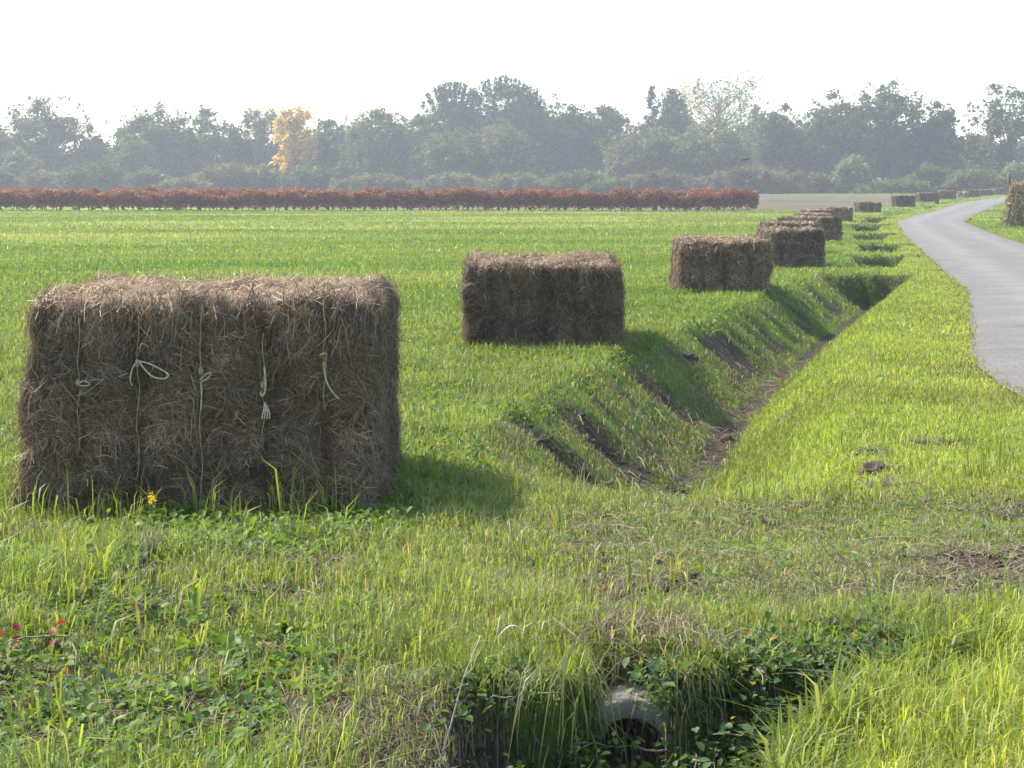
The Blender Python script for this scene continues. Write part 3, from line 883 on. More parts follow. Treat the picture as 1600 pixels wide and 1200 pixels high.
# twine on the nearest bale: five ropes over its face, each with its knot
bx, by, bz = B1.location
def wl(px, py, out=.0):
    """a point on the bale's face in bale coordinates, read off as metres"""
    return np.array([(px - 800) / 3000 * 6.93 - bx, -.040 - out, 1.5 - (py - 290) / 3000 * 6.93 - bz])
def rope(points, rad, name, mat, parent, n=8, seed=0):
    pts = np.array(points)
    t = np.linspace(0, 1, len(pts)); tt = np.linspace(0, 1, max(len(pts) * 6, 12))
    # Catmull-Rom
    P = np.vstack([2 * pts[0] - pts[1], pts, 2 * pts[-1] - pts[-2]])
    out = []
    for i in range(len(pts) - 1):
        p0, p1, p2, p3 = P[i], P[i + 1], P[i + 2], P[i + 3]
        for s in np.linspace(0, 1, 8, endpoint=False):
            out.append(.5 * ((2 * p1) + (-p0 + p2) * s + (2 * p0 - 5 * p1 + 4 * p2 - p3) * s * s + (-p0 + 3 * p1 - 3 * p2 + p3) * s ** 3))
    out.append(pts[-1])
    out = np.array(out)
    bg_ = Bag(); bg_.tube(out, rad * (1 + .12 * np.sin(np.arange(len(out)) * 1.9 + seed)), n)
    o = bg_.build(name, mat, parent, smooth=True)
    return o
def lump(c, r, mat, name, parent, seed):
    u = np.linspace(0, 2 * np.pi, 12, endpoint=False); v = np.linspace(-1.4, 1.4, 8)
    V = np.array([[np.cos(a) * np.cos(b_) * r * .9, np.sin(a) * np.cos(b_) * r * .8, np.sin(b_) * r * 1.5] for b_ in v for a in u])
    V *= (1 + .35 * (n3(V * 90 + seed, seed) - .5))[:, None]
    V += c
    Q = [(i * 12 + k, i * 12 + (k + 1) % 12, (i + 1) * 12 + (k + 1) % 12, (i + 1) * 12 + k) for i in range(7) for k in range(12)]
    return build(name, V, Q, None, mat, parent, smooth=True)
tw = [
    (127, 496, 700, 596), (219, 494, 745, 566), (317, 478, 795, 578), (414, 520, 690, 600), (509, 470, 640, 568)]
for i, (px, y0, y1, yk) in enumerate(tw):
    pts = [wl(px + 2 * math.sin(k * 1.7 + i), y0 + (y1 - y0) * k / 9, .007 * math.sin(k * 2.3 + i)) for k in range(10)]
    t_ = rope(pts, .0018, 'twine', M_twine, B1, seed=i)
    lump(wl(px, yk, .01), .010, M_twine, 'knot', t_, i)
    if i == 0:
        rope([wl(127, 598, .01), wl(138, 592, .03), wl(147, 597, .03), wl(140, 600, .025), wl(128, 600, .01)], .0028, 'rope_end', M_rope, t_)
    if i == 1:
        rope([wl(221, 562, .01), wl(240, 566, .03), wl(262, 576, .045), wl(270, 583, .05), wl(262, 588, .05), wl(246, 585, .045), wl(232, 574, .03), wl(222, 563, .012)], .0031, 'rope_loop', M_rope, t_)
        rope([wl(219, 562, .01), wl(212, 574, .02), wl(209, 590, .025), wl(212, 600, .02)], .0028, 'rope_end', M_rope, t_)
        rope([wl(222, 545, .01), wl(228, 535, .02), wl(238, 541, .02)], .003, 'rope_end', M_twine, t_)
    if i == 2:
        rope([wl(316, 592, .01), wl(326, 582, .03), wl(334, 580, .03), wl(330, 588, .03), wl(318, 594, .015)], .0029, 'rope_loop', M_rope, t_)
        rope([wl(317, 594, .01), wl(319, 615, .02), wl(318, 638, .022)], .0028, 'rope_end', M_rope, t_)
    if i == 3:
        rope([wl(416, 572, .012), wl(418, 590, .02), wl(418, 608, .028), wl(413, 616, .025), wl(410, 610, .015)], .0038, 'rope_loop', M_rope, t_)
        for q in range(4):
            rope([wl(417, 626, .015), wl(415 + 3 * q, 640, .025), wl(413 + 4 * q, 651, .03)], .0028, 'frayed_end', M_rope, t_)
    if i == 4:
        rope([wl(508, 570, .012), wl(512, 590, .02), wl(520, 606, .03), wl(532, 620, .035)], .0028, 'rope_end', M_rope, t_)
        rope([wl(509, 560, .01), wl(504, 552, .03), wl(513, 551, .03), wl(510, 562, .012)], .004, 'rope_loop', M_twine, t_)

# ------------------------------------------------------------------ the tall straw stack beside the lane
y = 74.0; x = (1632 - 800) / 3000 * y
V, Q = rounded_box(2.4, 3.0, 1.62, .12, .07)
V, N = bale_warp(V, 2.4, 3.0, 1.62, .12, (), 77, .10, .0)
k = np.clip(1 - V[:, 2] / 1.62, 0, 1) ** 1.5
V[:, 0] *= 1 + .22 * k; V[:, 1] -= .25 * k * (V[:, 1] < 1)
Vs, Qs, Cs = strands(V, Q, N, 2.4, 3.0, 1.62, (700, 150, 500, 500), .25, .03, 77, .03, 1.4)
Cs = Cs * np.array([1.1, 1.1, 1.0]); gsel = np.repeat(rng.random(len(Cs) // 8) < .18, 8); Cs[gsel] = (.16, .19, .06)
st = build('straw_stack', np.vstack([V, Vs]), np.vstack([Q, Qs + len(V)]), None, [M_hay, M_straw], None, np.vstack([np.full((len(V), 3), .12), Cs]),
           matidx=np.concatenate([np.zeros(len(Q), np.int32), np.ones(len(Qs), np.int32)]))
st.location = (x, y, zb(x, y)); st.rotation_euler = (0, 0, R(-15))
tag(st, 'tall weathered straw stack with spreading foot on the right of the lane', 'straw stack')
po = Bag(); po.tube([(0, 0, -.3), (.01, 0, .8), (-.01, .0, 1.6), (.0, 0, 2.12)], [.07, .065, .06, .055], 8)
po = po.build('wooden_post', M_wood, smooth=True); x = (1577 - 800) / 3000 * 79.0; po.location = (x, 79.0, H(np.array([x]), np.array([79.]))[0])
tag(po, 'dark wooden post rising behind the straw stack', 'post')

# ------------------------------------------------------------------ culvert
cx, cyy, cz = .265, 4.30, .350 - .128
def ringpipe(y0, y1, ro, ri, n=48):
    a = np.linspace(0, 2 * np.pi, n, endpoint=False)
    prof = [(ri, y1), (ri, y0 + .004), (ri + .004, y0), (ro - .005, y0), (ro, y0 + .005), (ro, y1)]
    V = np.array([[r * np.cos(t), yy, r * np.sin(t)] for r, yy in prof for t in a])
    V *= (1 + .012 * (n3(V * 14, 5) - .5))[:, None]
    Q = [(i * n + k, i * n + (k + 1) % n, (i + 1) * n + (k + 1) % n, (i + 1) * n + k) for i in range(len(prof) - 1) for k in range(n)]
    return V, Q
cul = empty('culvert_pipe', (cx, cyy, cz))
tag(cul, 'round concrete drain pipe mouth under the grassy crossing', 'drain pipe')
V, Q = ringpipe(0, .34, .128, .083); build('collar', V, Q, None, M_concrete, cul)
V, Q = ringpipe(.08, 2.6, .081, .060); build('barrel', V, Q, None, M_concrete, cul, smooth=True)

# ------------------------------------------------------------------ brambles in the pit
def bramble(name, label, spots, n_cane, leaf_n, seed, size=.035, reach=.4):
    r = np.random.default_rng(seed)
    root = empty(name, (*spots[0], float(H(np.array([spots[0][0]]), np.array([spots[0][1]]))[0])))
    tag(root, label, 'bramble')
    ox, oy, oz = root.location
    cb = Bag(); lv = Bag()
    for i in range(n_cane):
        s = spots[r.integers(0, len(spots))]
        x0, y0 = s[0] + r.normal(0, .07), s[1] + r.normal(0, .07)
        z0 = float(H(np.array([x0]), np.array([y0]))[0])
        a = r.uniform(0, 6.28); l = reach * r.uniform(.5, 1.2); zt = max(z0 + .04, r.uniform(.02, .30))
        t = np.linspace(0, 1, 9)
        pts = np.stack([x0 + np.cos(a) * l * t, y0 + np.sin(a) * l * t, z0 + (zt - z0) * t * (2.1 - 1.15 * t)], 1)
        pts[:, 2] = np.maximum(pts[:, 2], H(pts[:, 0], pts[:, 1]) + .01)
        pts += r.normal(0, .006, pts.shape)
        cb.tube(pts - np.array([ox, oy, oz]), np.linspace(.003, .0012, 9), 5)
        if n_cane < 10: cb.build('cane', M_stem, root); cb = Bag()
        m_ = leaf_n
        tt = r.uniform(.25, 1, m_); ii = np.clip((tt * 8).astype(int), 0, 7); f = (tt * 8 - ii)[:, None]
        Pp = pts[ii] * (1 - f) + pts[ii + 1] * f + r.normal(0, .018, (m_, 3)) - np.array([ox, oy, oz])
        S = size * r.gamma(6, 1 / 6, m_)
        C = np.array([(.06, .12, .025), (.085, .145, .045), (.04, .08, .02), (.11, .17, .05)])[r.integers(0, 4, m_)]
        yl = r.random(m_) < .06
        C = np.where(yl[:, None] & (r.random(m_) < .4)[:, None], np.array([(.28, .20, .04)]), C)
        lv.add(*leaf_mesh(Pp, S, S * r.uniform(.6, .85, m_), r.uniform(0, 6.28, m_), r.normal(.1, .5, m_), C))
    if n_cane >= 10: cb.build('cane', M_stem, root)
    lv.build('foliage', M_weed, root)
    return root
bramble('bramble', 'dark leafy bramble filling the pit right of the pipe', [(.52, 4.15), (.60, 4.28), (.5, 4.0), (.72, 4.40), (.46, 3.9), (.85, 4.52), (.66, 4.33), (.40, 4.16), (.42, 4.22)], 360, 34, 5, .017, .2)
bramble('bramble', 'sparse bramble trailing in the dark pit left of the pipe', [(.06, 4.12), (.0, 4.14), (.04, 4.0), (.10, 3.95)], 90, 26, 6, .017, .16)
bramble('bramble', 'small bramble sprig with two stems on the bank above the pit', [(.66, 4.62), (.70, 4.66)], 4, 12, 8, .018, .08)
# grass hanging over the pipe, in the shaded rim: real blades, bending down
hb = Bag()
def hang_grass(xa, xb, y0, n, ln, pal, jit=.04, wid=.004):
    x = rng.uniform(xa, xb, n); y = y0 + rng.normal(0, jit, n); z = H(x, y) + .005
    az = rng.normal(-np.pi / 2, .7, n); l = ln * rng.gamma(5, .2, n)
    d = np.stack([np.cos(az), np.sin(az), 0 * az], 1); s = np.stack([-np.sin(az), np.cos(az), 0 * az], 1)
    P = np.stack([x, y, z], 1); w = (wid * rng.uniform(.6, 1.2, n))[:, None]; l = l[:, None]
    p1 = P + d * l * .3 + np.array([0, 0, .45]) * l; p2 = P + d * l * .75 + np.array([0, 0, .25]) * l; p3 = P + d * l * 1.0 - np.array([0, 0, .35]) * l
    V = np.stack([P - s * w * .4, P + s * w * .4, p1 - s * w * .5, p1 + s * w * .5, p2 - s * w * .4, p2 + s * w * .4, p3], 1).reshape(-1, 3)
    o = np.arange(n)[:, None] * 7
    hb.add(V, np.concatenate([o + np.array([[0, 1, 3, 2]]), o + np.array([[2, 3, 5, 4]])]), o + np.array([[4, 5, 6]]), np.repeat(pick(pal, n), 7, 0))
GO = np.vstack([GREENS, OLIVE])
hang_grass(-.2, .175, 4.27, 170, .075, GO, .02)
hang_grass(.10, .19, 4.275, 90, .12, GO, .012)
hang_grass(.345, .50, 4.31, 150, .08, GO, .02)
hang_grass(.56, 1.1, 4.5, 90, .07, GO)
hang_grass(.2, .33, 4.45, 40, .05, np.vstack([OLIVE, DRY]), .015)
for a_, b_, ra_, rb_ in SEGS[:6]:
    c_ = float(xd(np.array([b_]))[0])
    hang_grass(c_ - .95, c_ + .9, b_ - .10, 230, .10, OLIVE * .8, .10, .0004 * b_)
hang_grass(.40, .48, 4.42, 50, .07, np.vstack([GREENS, OLIVE]))
hang_grass(.56, 1.1, 4.5, 90, .07, np.vstack([GREENS, OLIVE]))
hgr = hb.build('overhanging_grass', M_grass)
tag(hgr, 'long grass drooping over the rim of the culvert pit', 'grass', kind='stuff')

# ------------------------------------------------------------------ small things
def hz(x, y): return float(H(np.array([x]), np.array([y]))[0])
def at(px, y): return (px - 800) / 3000 * y
def clod(label, px, y, r, seed, squash=.5, mat=M_soil, name='soil_clod'):
    u = np.linspace(0, 2 * np.pi, 28, endpoint=False); v = np.linspace(-.5, np.pi / 2, 14)
    V = np.array([[np.cos(a) * np.cos(b_), np.sin(a) * np.cos(b_), np.sin(b_)] for b_ in v for a in u]) 
    V *= (1 + .9 * (n3(V * 2.3 + seed, seed) - .5) + .35 * (n3(V * 7 + seed, seed + 1) - .5))[:, None] * r
    V[:, 2] *= squash
    Q = [(i * 28 + k, i * 28 + (k + 1) % 28, (i + 1) * 28 + (k + 1) % 28, (i + 1) * 28 + k) for i in range(13) for k in range(28)]
    o = build(name, V, Q, None, mat, smooth=True)
    x = at(px, y); o.location = (x, y, hz(x, y))
    tag(o, label, 'clod'); return o
clod('dark earth clod in the grass between second bale and ditch', 1073, 17.3, .09, 3)
clod('broad dark lump of turned earth on the right verge nearest the camera', 1375, 8.05, .085, 4, .35)
clod('small dark clod lying on the lane surface', 1533, 18.6, .05, 5, .6)
clod('reddish earth clod fallen onto the ditch floor', 1138, 14.6, .09, 6, .6)

def stems(name, label, cat, px, y, n, hmin, hmax, spread, mat, seed, rad=.0016, flower=None):
    r = np.random.default_rng(seed)
    x = at(px, y); root = empty(name, (x, y, hz(x, y)))
    tag(root, label, cat)
    sb = Bag()
    for i in range(n):
        a = r.uniform(0, 6.28); l = r.uniform(0, spread); h = r.uniform(hmin, hmax)
        t = np.linspace(0, 1, 6)
        b0 = r.normal(0, spread * .25, 2)
        pts = np.stack([b0[0] + np.cos(a) * l * t ** 1.4, b0[1] + np.sin(a) * l * t ** 1.4, h * t - .02], 1) + r.normal(0, .003, (6, 3))
        sb.tube(pts, np.linspace(rad, rad * .5, 6), 4)
    sb.build('stem', mat, root)
    return root
stems('dry_weed', 'dead brown weed tuft with upright stems, left foreground', 'dead weed', 232, 5.62, 46, .05, .16, .06, M_stem, 1)
stems('dry_weed', 'single slanting dead stalk beside the yellow flower', 'dead weed', 208, 5.95, 3, .10, .17, .05, M_stem, 12)
stems('dry_weed', 'short dark stubble stalks at the middle of the crossing', 'dead weed', 905, 6.15, 9, .03, .09, .12, M_stem, 2)
stems('dry_weed', 'dead stalks leaning near the bare patch of the crossing', 'dead weed', 1190, 5.55, 9, .05, .14, .16, M_stem, 3)
stems('dry_weed', 'thin dead stalks at the right end of the crossing', 'dead weed', 1310, 5.85, 8, .05, .13, .14, M_stem, 4)
stems('dry_weed', 'two short dead stalks left of the crossing', 'dead weed', 352, 5.1, 4, .05, .09, .04, M_stem, 5)
stems('dry_weed', 'grey dried weed clump on the field edge behind the first bale', 'dead weed', 800, 9.5, 70, .04, .13, .18, M_stem, 6)

# yellow flower
fx, fy = at(238, 6.4), 6.4
fl = empty('yellow_flower', (fx, fy, hz(fx, fy))); tag(fl, 'small yellow flower standing in the grass before the first bale', 'flower')
sb = Bag(); sb.tube([(0, 0, 0), (.004, 0, .06), (0, .004, .13)], [.002, .0018, .0015], 5); M_gstem = noise_mat('green_stem', [(.3, (.08, .14, .02)), (.7, (.12, .18, .03))], 20); sb.build('stem', M_gstem, fl)
pb = Bag(); r_ = np.random.default_rng(3); n = 34
P_ = np.array([0, .004, .135]) + r_.normal(0, 1, (n, 3)) * np.array([.005, .005, .012])
pb.add(*leaf_mesh(P_, np.full(n, .010), np.full(n, .008), r_.uniform(0, 6.28, n), r_.normal(.3, .5, n), np.full((n, 3), 1.) * np.array([.75, .58, .03])))
pb.build('petal', M_leaf, fl)
lv = Bag(); n = 6
lv.add(*leaf_mesh(np.stack([np.zeros(n), np.zeros(n), np.linspace(.03, .09, n)], 1), np.full(n, .05), np.full(n, .028), np.linspace(0, 6, n), np.full(n, .4), np.full((n, 3), 1.) * np.array([.10, .17, .03])))
lv.build('leaf', M_weed, fl)

# red-leaved bramble shoot at the left edge
rx, ry_ = at(95, 4.47), 4.47
rb = empty('red_bramble', (rx, ry_, hz(rx, ry_))); tag(rb, 'trailing bramble shoot with crimson leaves at the left edge', 'bramble')
cb = Bag(); cb.tube([(.06, -.12, .0), (.05, -.06, .06), (.02, 0, .085), (-.03, .02, .08), (-.09, .03, .075), (-.14, .05, .06)], [.003, .0028, .0026, .0022, .002, .0015], 5); cb.build('cane', M_stem, rb)
lv = Bag(); n = 15; r_ = np.random.default_rng(9)
bx_ = np.array([(-.11, .03, .07)] * 6 + [(-.015, .02, .075)] * 4 + [(.03, -.05, .02)] * 5) + r_.normal(0, .015, (n, 3))
cc = np.array([(.20, .018, .015)] * 10 + [(.30, .10, .02)] * 5) * r_.uniform(.7, 1.3, (n, 1))
lv.add(*leaf_mesh(bx_, np.full(n, .027), np.full(n, .022), r_.uniform(0, 6.28, n), r_.normal(.1, .5, n), cc)); lv.build('foliage', M_weed, rb)

# pale dead stalks reaching out of the pit, curled white leaf
db = Bag(); db.tube([(0, 0, 0), (.03, .03, .10), (.055, .05, .19), (.09, .08, .27)], [.0022, .0019, .0016, .001], 6)
db.tube([(.055, .05, .19), (.075, .03, .215), (.085, .02, .25)], [.0013, .0012, .0008], 5)
M_pale = noise_mat('bleached_stem', [(.3, (.30, .25, .18)), (.7, (.48, .42, .33))], 30)
ds = db.build('dead_stalk', M_pale, smooth=True); x = at(680, 3.85); ds.location = (x, 3.85, max(hz(x, 3.85), .17)); tag(ds, 'bleached dead stalk leaning up from the pit at the bottom edge', 'dead stalk')
db = Bag(); n = 7; t = np.linspace(0, 1, n)
c_ = np.stack([.06 * t, .0 * t, .03 * np.sin(t * 2.4)], 1); w_ = .009 * np.sin(np.pi * (.08 + .84 * t))
V = np.concatenate([np.stack([c_[:, 0], c_[:, 1] - w_, c_[:, 2] + w_ * .5], 1), np.stack([c_[:, 0], c_[:, 1] + w_, c_[:, 2] + w_ * .2], 1)])
cl = build('curled_leaf', V, [(i, i + 1, n + i + 1, n + i) for i in range(n - 1)], None, noise_mat('bleached_leaf', [(.3, (.6, .58, .55)), (.7, (.78, .76, .74))], 30, rough=.35, spec=.6), smooth=True)
so = cl.modifiers.new('thick', 'SOLIDIFY'); so.thickness = .001
x = at(775, 4.33); cl.location = (x, 4.33, hz(x, 4.33) + .09); tag(cl, 'curled white dead leaf on the pit rim left of the pipe', 'dead leaf')

# ------------------------------------------------------------------ vines
def vine_mesh(seed):
    r = np.random.default_rng(seed)
    tb = Bag()
    lean = r.normal(0, .12, 2)
    tb.tube([(0, 0, -.05), (lean[0] * .5 + r.normal(0, .03), 0, .18), (lean[0], lean[1], .42), (lean[0] * .7, 0, .62)], [.035, .03, .028, .02], 6)
    for s in (-1, 1):
        tb.tube([(lean[0], 0, .45), (s * .22, 0, .52 + r.normal(0, .03)), (s * .48, 0, .55 + r.normal(0, .05))], [.02, .016, .01], 5)
        for q in range(3):
            x0 = s * r.uniform(.1, .48); tb.tube([(x0, 0, .54), (x0 + r.normal(0, .08), r.normal(0, .06), .8), (x0 + r.normal(0, .12), r.normal(0, .1), 1.02)], [.007, .005, .003], 4)
    n = 620
    P_ = np.stack([r.uniform(-.58, .58, n), r.normal(0, .17, n), .26 + .94 * r.beta(1.6, 1.35, n)], 1)
    P_[:, 2] += .06 * np.sin(P_[:, 0] * 7 + seed)
    pal = np.array([(.21, .05, .04), (.26, .06, .045), (.16, .055, .04), (.22, .11, .055), (.13, .085, .045), (.30, .05, .045), (.11, .09, .045)])
    C = pal[r.integers(0, len(pal), n)] * r.uniform(.8, 1.25, (n, 1)) * np.array([1.22, 1.32, 1.2])
    lb_ = Bag(); S = .115 * r.gamma(8, 1 / 8, n)
    lb_.add(*leaf_mesh(P_, S, S * .9, r.uniform(0, 6.28, n), r.normal(-.2, .6, n), C))
    return tb, lb_
protos = []
for i in range(6):
    tb, lb_ = vine_mesh(200 + i)
    root = empty('grapevine', (0, 0, 0))
    a = tb.build('trunk', M_bark, root); c = lb_.build('foliage', M_leaf, root)
    protos.append((root, a, c))
used = [False] * 6
rv = np.random.default_rng(4)
VINE_L = ['red leaved grapevine in the front row along the green field', 'red leaved grapevine in the second row, behind the front row', 'red leaved grapevine in the rearmost row of the vineyard']
for row in range(3):
    xs = np.arange(-34.5, 15.1, .98)
    for i, xv in enumerate(xs):
        k = int(rv.integers(0, 6))
        root, a, c = protos[k]
        if used[k]:
            r2 = root.copy(); COL.objects.link(r2)
            for ch in (a, c):
                d2 = ch.copy(); COL.objects.link(d2); d2.parent = r2
        else:
            r2 = root; used[k] = True
        yv = 118 + row * 2.3; x2 = xv + rv.normal(0, .06) + row * .3
        s = rv.uniform(.92, 1.1)
        r2.location = (x2, yv, hz(x2, yv)); r2.scale = (s * rv.choice([-1, 1]), s, s * rv.uniform(.82, 1.2))
        last = row == 0 and i == len(xs) - 1
        tag(r2, 'last red leaved grapevine at the right end of the front row' if last else VINE_L[row], 'grapevine', 'grapevines beyond the field')

# ------------------------------------------------------------------ trees and bushes
PAL = {
    'gold': [(.38, .29, .08), (.30, .25, .09), (.24, .23, .10)],
    'oak': [(0.058, 0.095, 0.021), (0.078, 0.115, 0.025), (0.046, 0.074, 0.018), (0.098, 0.128, 0.032)],
    'dark': [(0.039, 0.065, 0.021), (0.052, 0.078, 0.023), (0.033, 0.054, 0.018)],
    'mid': [(0.072, 0.115, 0.025), (0.098, 0.142, 0.032), (0.058, 0.095, 0.023), (0.124, 0.155, 0.040)],
    'pale': [(0.169, 0.203, 0.081), (0.208, 0.230, 0.103), (0.143, 0.176, 0.063), (0.247, 0.257, 0.127)],
    'yellow': [(0.650, 0.432, 0.057), (0.754, 0.540, 0.092), (0.546, 0.324, 0.046), (0.390, 0.351, 0.069)],
    'olive': [(0.117, 0.135, 0.040), (0.143, 0.155, 0.052), (0.098, 0.115, 0.034), (0.182, 0.176, 0.057)],
    'brown': [(0.130, 0.108, 0.052), (0.111, 0.108, 0.046), (0.156, 0.135, 0.063), (0.091, 0.101, 0.040)],
}
def crown_leaves(bag, c, rad, n, size, pal, r, up=1.0):
    """one clump of leaves, densest in its shell"""
    d = r.normal(0, 1, (n, 3)); d /= np.linalg.norm(d, axis=1)[:, None] + 1e-9
    q = r.random(n) ** .45
    P_ = c + d * q[:, None] * np.array([rad, rad, rad * .8 * up])
    P_ += r.normal(0, rad * .12, P_.shape)
    S = size * r.gamma(6, 1 / 6, n)
    tone = r.uniform(.62, 1.4)
    C = np.array(pal)[r.integers(0, len(pal), n)] * tone * r.uniform(.85, 1.15, (n, 1))
    bag.add(*leaf_mesh(P_, S, S * r.uniform(.6, .9, n), r.uniform(0, 6.28, n), r.normal(0, .7, n), C))

def make_tree(name, label, cat, kind, px, top, width, y, pal, seed, group=None, base_z=None, leafsize=.42):
    r = np.random.default_rng(seed)
    x = at(px, y); z0 = hz(x, y) if base_z is None else base_z
    h = 1.5 + (290 - top) / 3000 * y - z0
    w = width / 3000 * y
    root = empty(name, (x, y, z0))
    tag(root, label, cat, group)
    tb, cb = Bag(), Bag()
    P = PAL[pal]
    rt = .022 * h + .05
    th = h * (.75 if kind in ('poplar', 'conifer', 'column', 'bare') else .55)
    tp = [(0, 0, -.3)]
    for k in range(1, 7):
        tp.append((r.normal(0, .012 * h), r.normal(0, .012 * h), th * k / 6))
    tb.tube(tp, np.linspace(rt, rt * .35, 7), 8)
    tp = np.array(tp)
    if kind in ('oak', 'airy', 'dense', 'spiky'):
        nclump = {'oak': 105, 'airy': 72, 'dense': 150, 'spiky': 150}[kind]
        cr = {'oak': .095, 'airy': .085, 'dense': .105, 'spiky': .105}[kind] * (w * .6 + h * .4)
        ctr = np.array([0, 0, h * .52]); rad = np.array([w / 2 - cr * .6, w / 2 * .9 - cr * .6, h * .48 - cr * .5])
        sector = r.uniform(.78, 1.12, 12)
        for i in range(nclump):
            d = r.normal(0, 1, 3); d /= np.linalg.norm(d)
            s = sector[int((math.atan2(d[2], d[0]) / 6.2832 % 1) * 12) % 12]
            q = (r.random() ** .4) * s
            c = ctr + d * rad * q
            c[2] = min(max(c[2], cr * .7), h - cr * .65)
            k = int(r.integers(2, 7))
            st_ = tp[k]; midp = (st_ + c) / 2 + np.array([0, 0, .06 * h])
            if i % 2 == 0: tb.tube([st_, midp, c], [rt * .28, rt * .16, rt * .05], 5)
            rr = cr * r.uniform(.6, 1.3)
            crown_leaves(cb, c, rr, int({'oak': 105, 'airy': 75, 'dense': 95, 'spiky': 95}[kind]), leafsize, P, r)
        for i in range(26 if kind != 'airy' else 16):             # low skirt of leaves down to the ground
            crown_leaves(cb, np.array([r.uniform(-.5, .5) * w, r.normal(0, w * .12), h * r.uniform(.06, .32)]), cr * r.uniform(.7, 1.1), 80, leafsize, P, r)
        # one clump makes the very top
        crown_leaves(cb, np.array([r.normal(0, .06 * w), 0, h - cr * .55]), cr * .75, 80, leafsize, P, r)
        # fine outer sprays breaking the outline
        for i in range(60):
            d = r.normal(0, 1, 3); d /= np.linalg.norm(d); d[2] = abs(d[2]) * .9 + .05
            c = ctr + d * (rad + cr * .55) * r.uniform(.85, 1.08)
            crown_leaves(cb, c, cr * .32, 12, leafsize * .8, P, r)
        if kind == 'spiky':
            for i in range(60):
                a = r.uniform(-1, 1); c0 = np.array([a * w * .42, r.normal(0, w * .15), h * (.98 - .22 * a * a) - .04 * h])
                for k in range(6):
                    crown_leaves(cb, c0 + np.array([a * .25 * k, 0, .42 * k]), .30 - .035 * k, 9, leafsize * .75, P, r, 1.4)
    elif kind == 'poplar':
        for i in range(130):
            a = r.uniform(0, 6.28); hh = r.uniform(.18, .97); rr = w * .5 * (1 - abs(hh - .6) ** 1.6 * 1.6) * r.random() ** .45
            c = np.array([np.cos(a) * rr, np.sin(a) * rr, hh * h])
            st_ = tp[min(6, max(1, int(hh * 6.5)))] - np.array([0, 0, h * .08])
            tb.tube([st_, (st_ + c) / 2 + np.array([0, 0, -.02 * h]), c], [rt * .2, rt * .12, rt * .04], 4)
            pp = PAL['gold'] if ('yellowing' in label and c[0] < -.18 * w and hh > .4) else P
            crown_leaves(cb, c, w * .085 * r.uniform(.7, 1.3), 58, leafsize * .85, pp, r, 1.7)
    elif kind == 'conifer':
        for i in range(26):
            f = i / 25; hh = h * (.25 + .75 * f); rr = w * .5 * (1 - f) ** .8 + .12
            for k in range(6):
                a = r.uniform(0, 6.28); q = rr * r.uniform(.4, 1.1)
                crown_leaves(cb, np.array([np.cos(a) * q, np.sin(a) * q, hh - .12 * q]), .3 + .25 * (1 - f), 22, leafsize * .7, P, r, .6)
    elif kind == 'bare':
        for i in range(22):
            a = r.uniform(0, 6.28); st_ = tp[int(r.integers(3, 7))]; l = w * r.uniform(.25, .55); u_ = r.uniform(.25, .5) * h * .5
            e = st_ + np.array([np.cos(a) * l, np.sin(a) * l, u_])
            tb.tube([st_, (st_ + e) / 2 + np.array([0, 0, -.03 * h]), e], [rt * .12, rt * .08, rt * .03], 5)
            for q in range(4):
                e2 = e + np.array([r.normal(0, .5), r.normal(0, .5), r.uniform(.3, 1.4)]); tb.tube([(st_ + e) / 2, e * .6 + e2 * .4, e2], [rt * .06, rt * .04, rt * .02], 4)
        for i in range(20):
            crown_leaves(cb, np.array([r.normal(0, w * .2), r.normal(0, w * .2), h * r.uniform(.3, .75)]), .5, 26, leafsize * .7, P, r)
    tb.build('trunk', M_bark, root)
    cb.build('crown', M_leaf, root)
    return root

def make_bush(label, px, top, width, y, pal, seed, group='bushes in front of the wood'):
    r = np.random.default_rng(seed)
    x = at(px, y); z0 = hz(x, y); h = 1.5 + (290 - top) / 3000 * y - z0; w = width / 3000 * y
    root = empty('bush', (x, y, z0)); tag(root, label, 'bush', group)
    tb, cb = Bag(), Bag(); P = PAL[pal]
    nc_ = int(10 + w * 3.2)
    for i in range(nc_):
        a = r.uniform(-1, 1); bb = r.uniform(-1, 1)
        hh = h * math.sqrt(max(.03, 1 - a * a * .92)) * (.8 + .25 * r.random())
        c = np.array([a * w * .5, bb * w * .22, 0])
        tb.tube([(c[0] * .6, c[1] * .6, -.1), (c[0] * .9, c[1], hh * .5), (c[0], c[1], hh * .85)], [.06, .04, .02], 5)
        k = max(2, int(hh / .75))
        for q in range(k):
            cc_ = c + np.array([r.normal(0, .25), r.normal(0, .25), hh * (q + .4) / k])
            crown_leaves(cb, cc_, min(.75, hh * .5) * r.uniform(.8, 1.2), 70, .30, P, r)
    tb.build('trunk', M_bark, root); cb.build('crown', M_leaf, root)
    return root

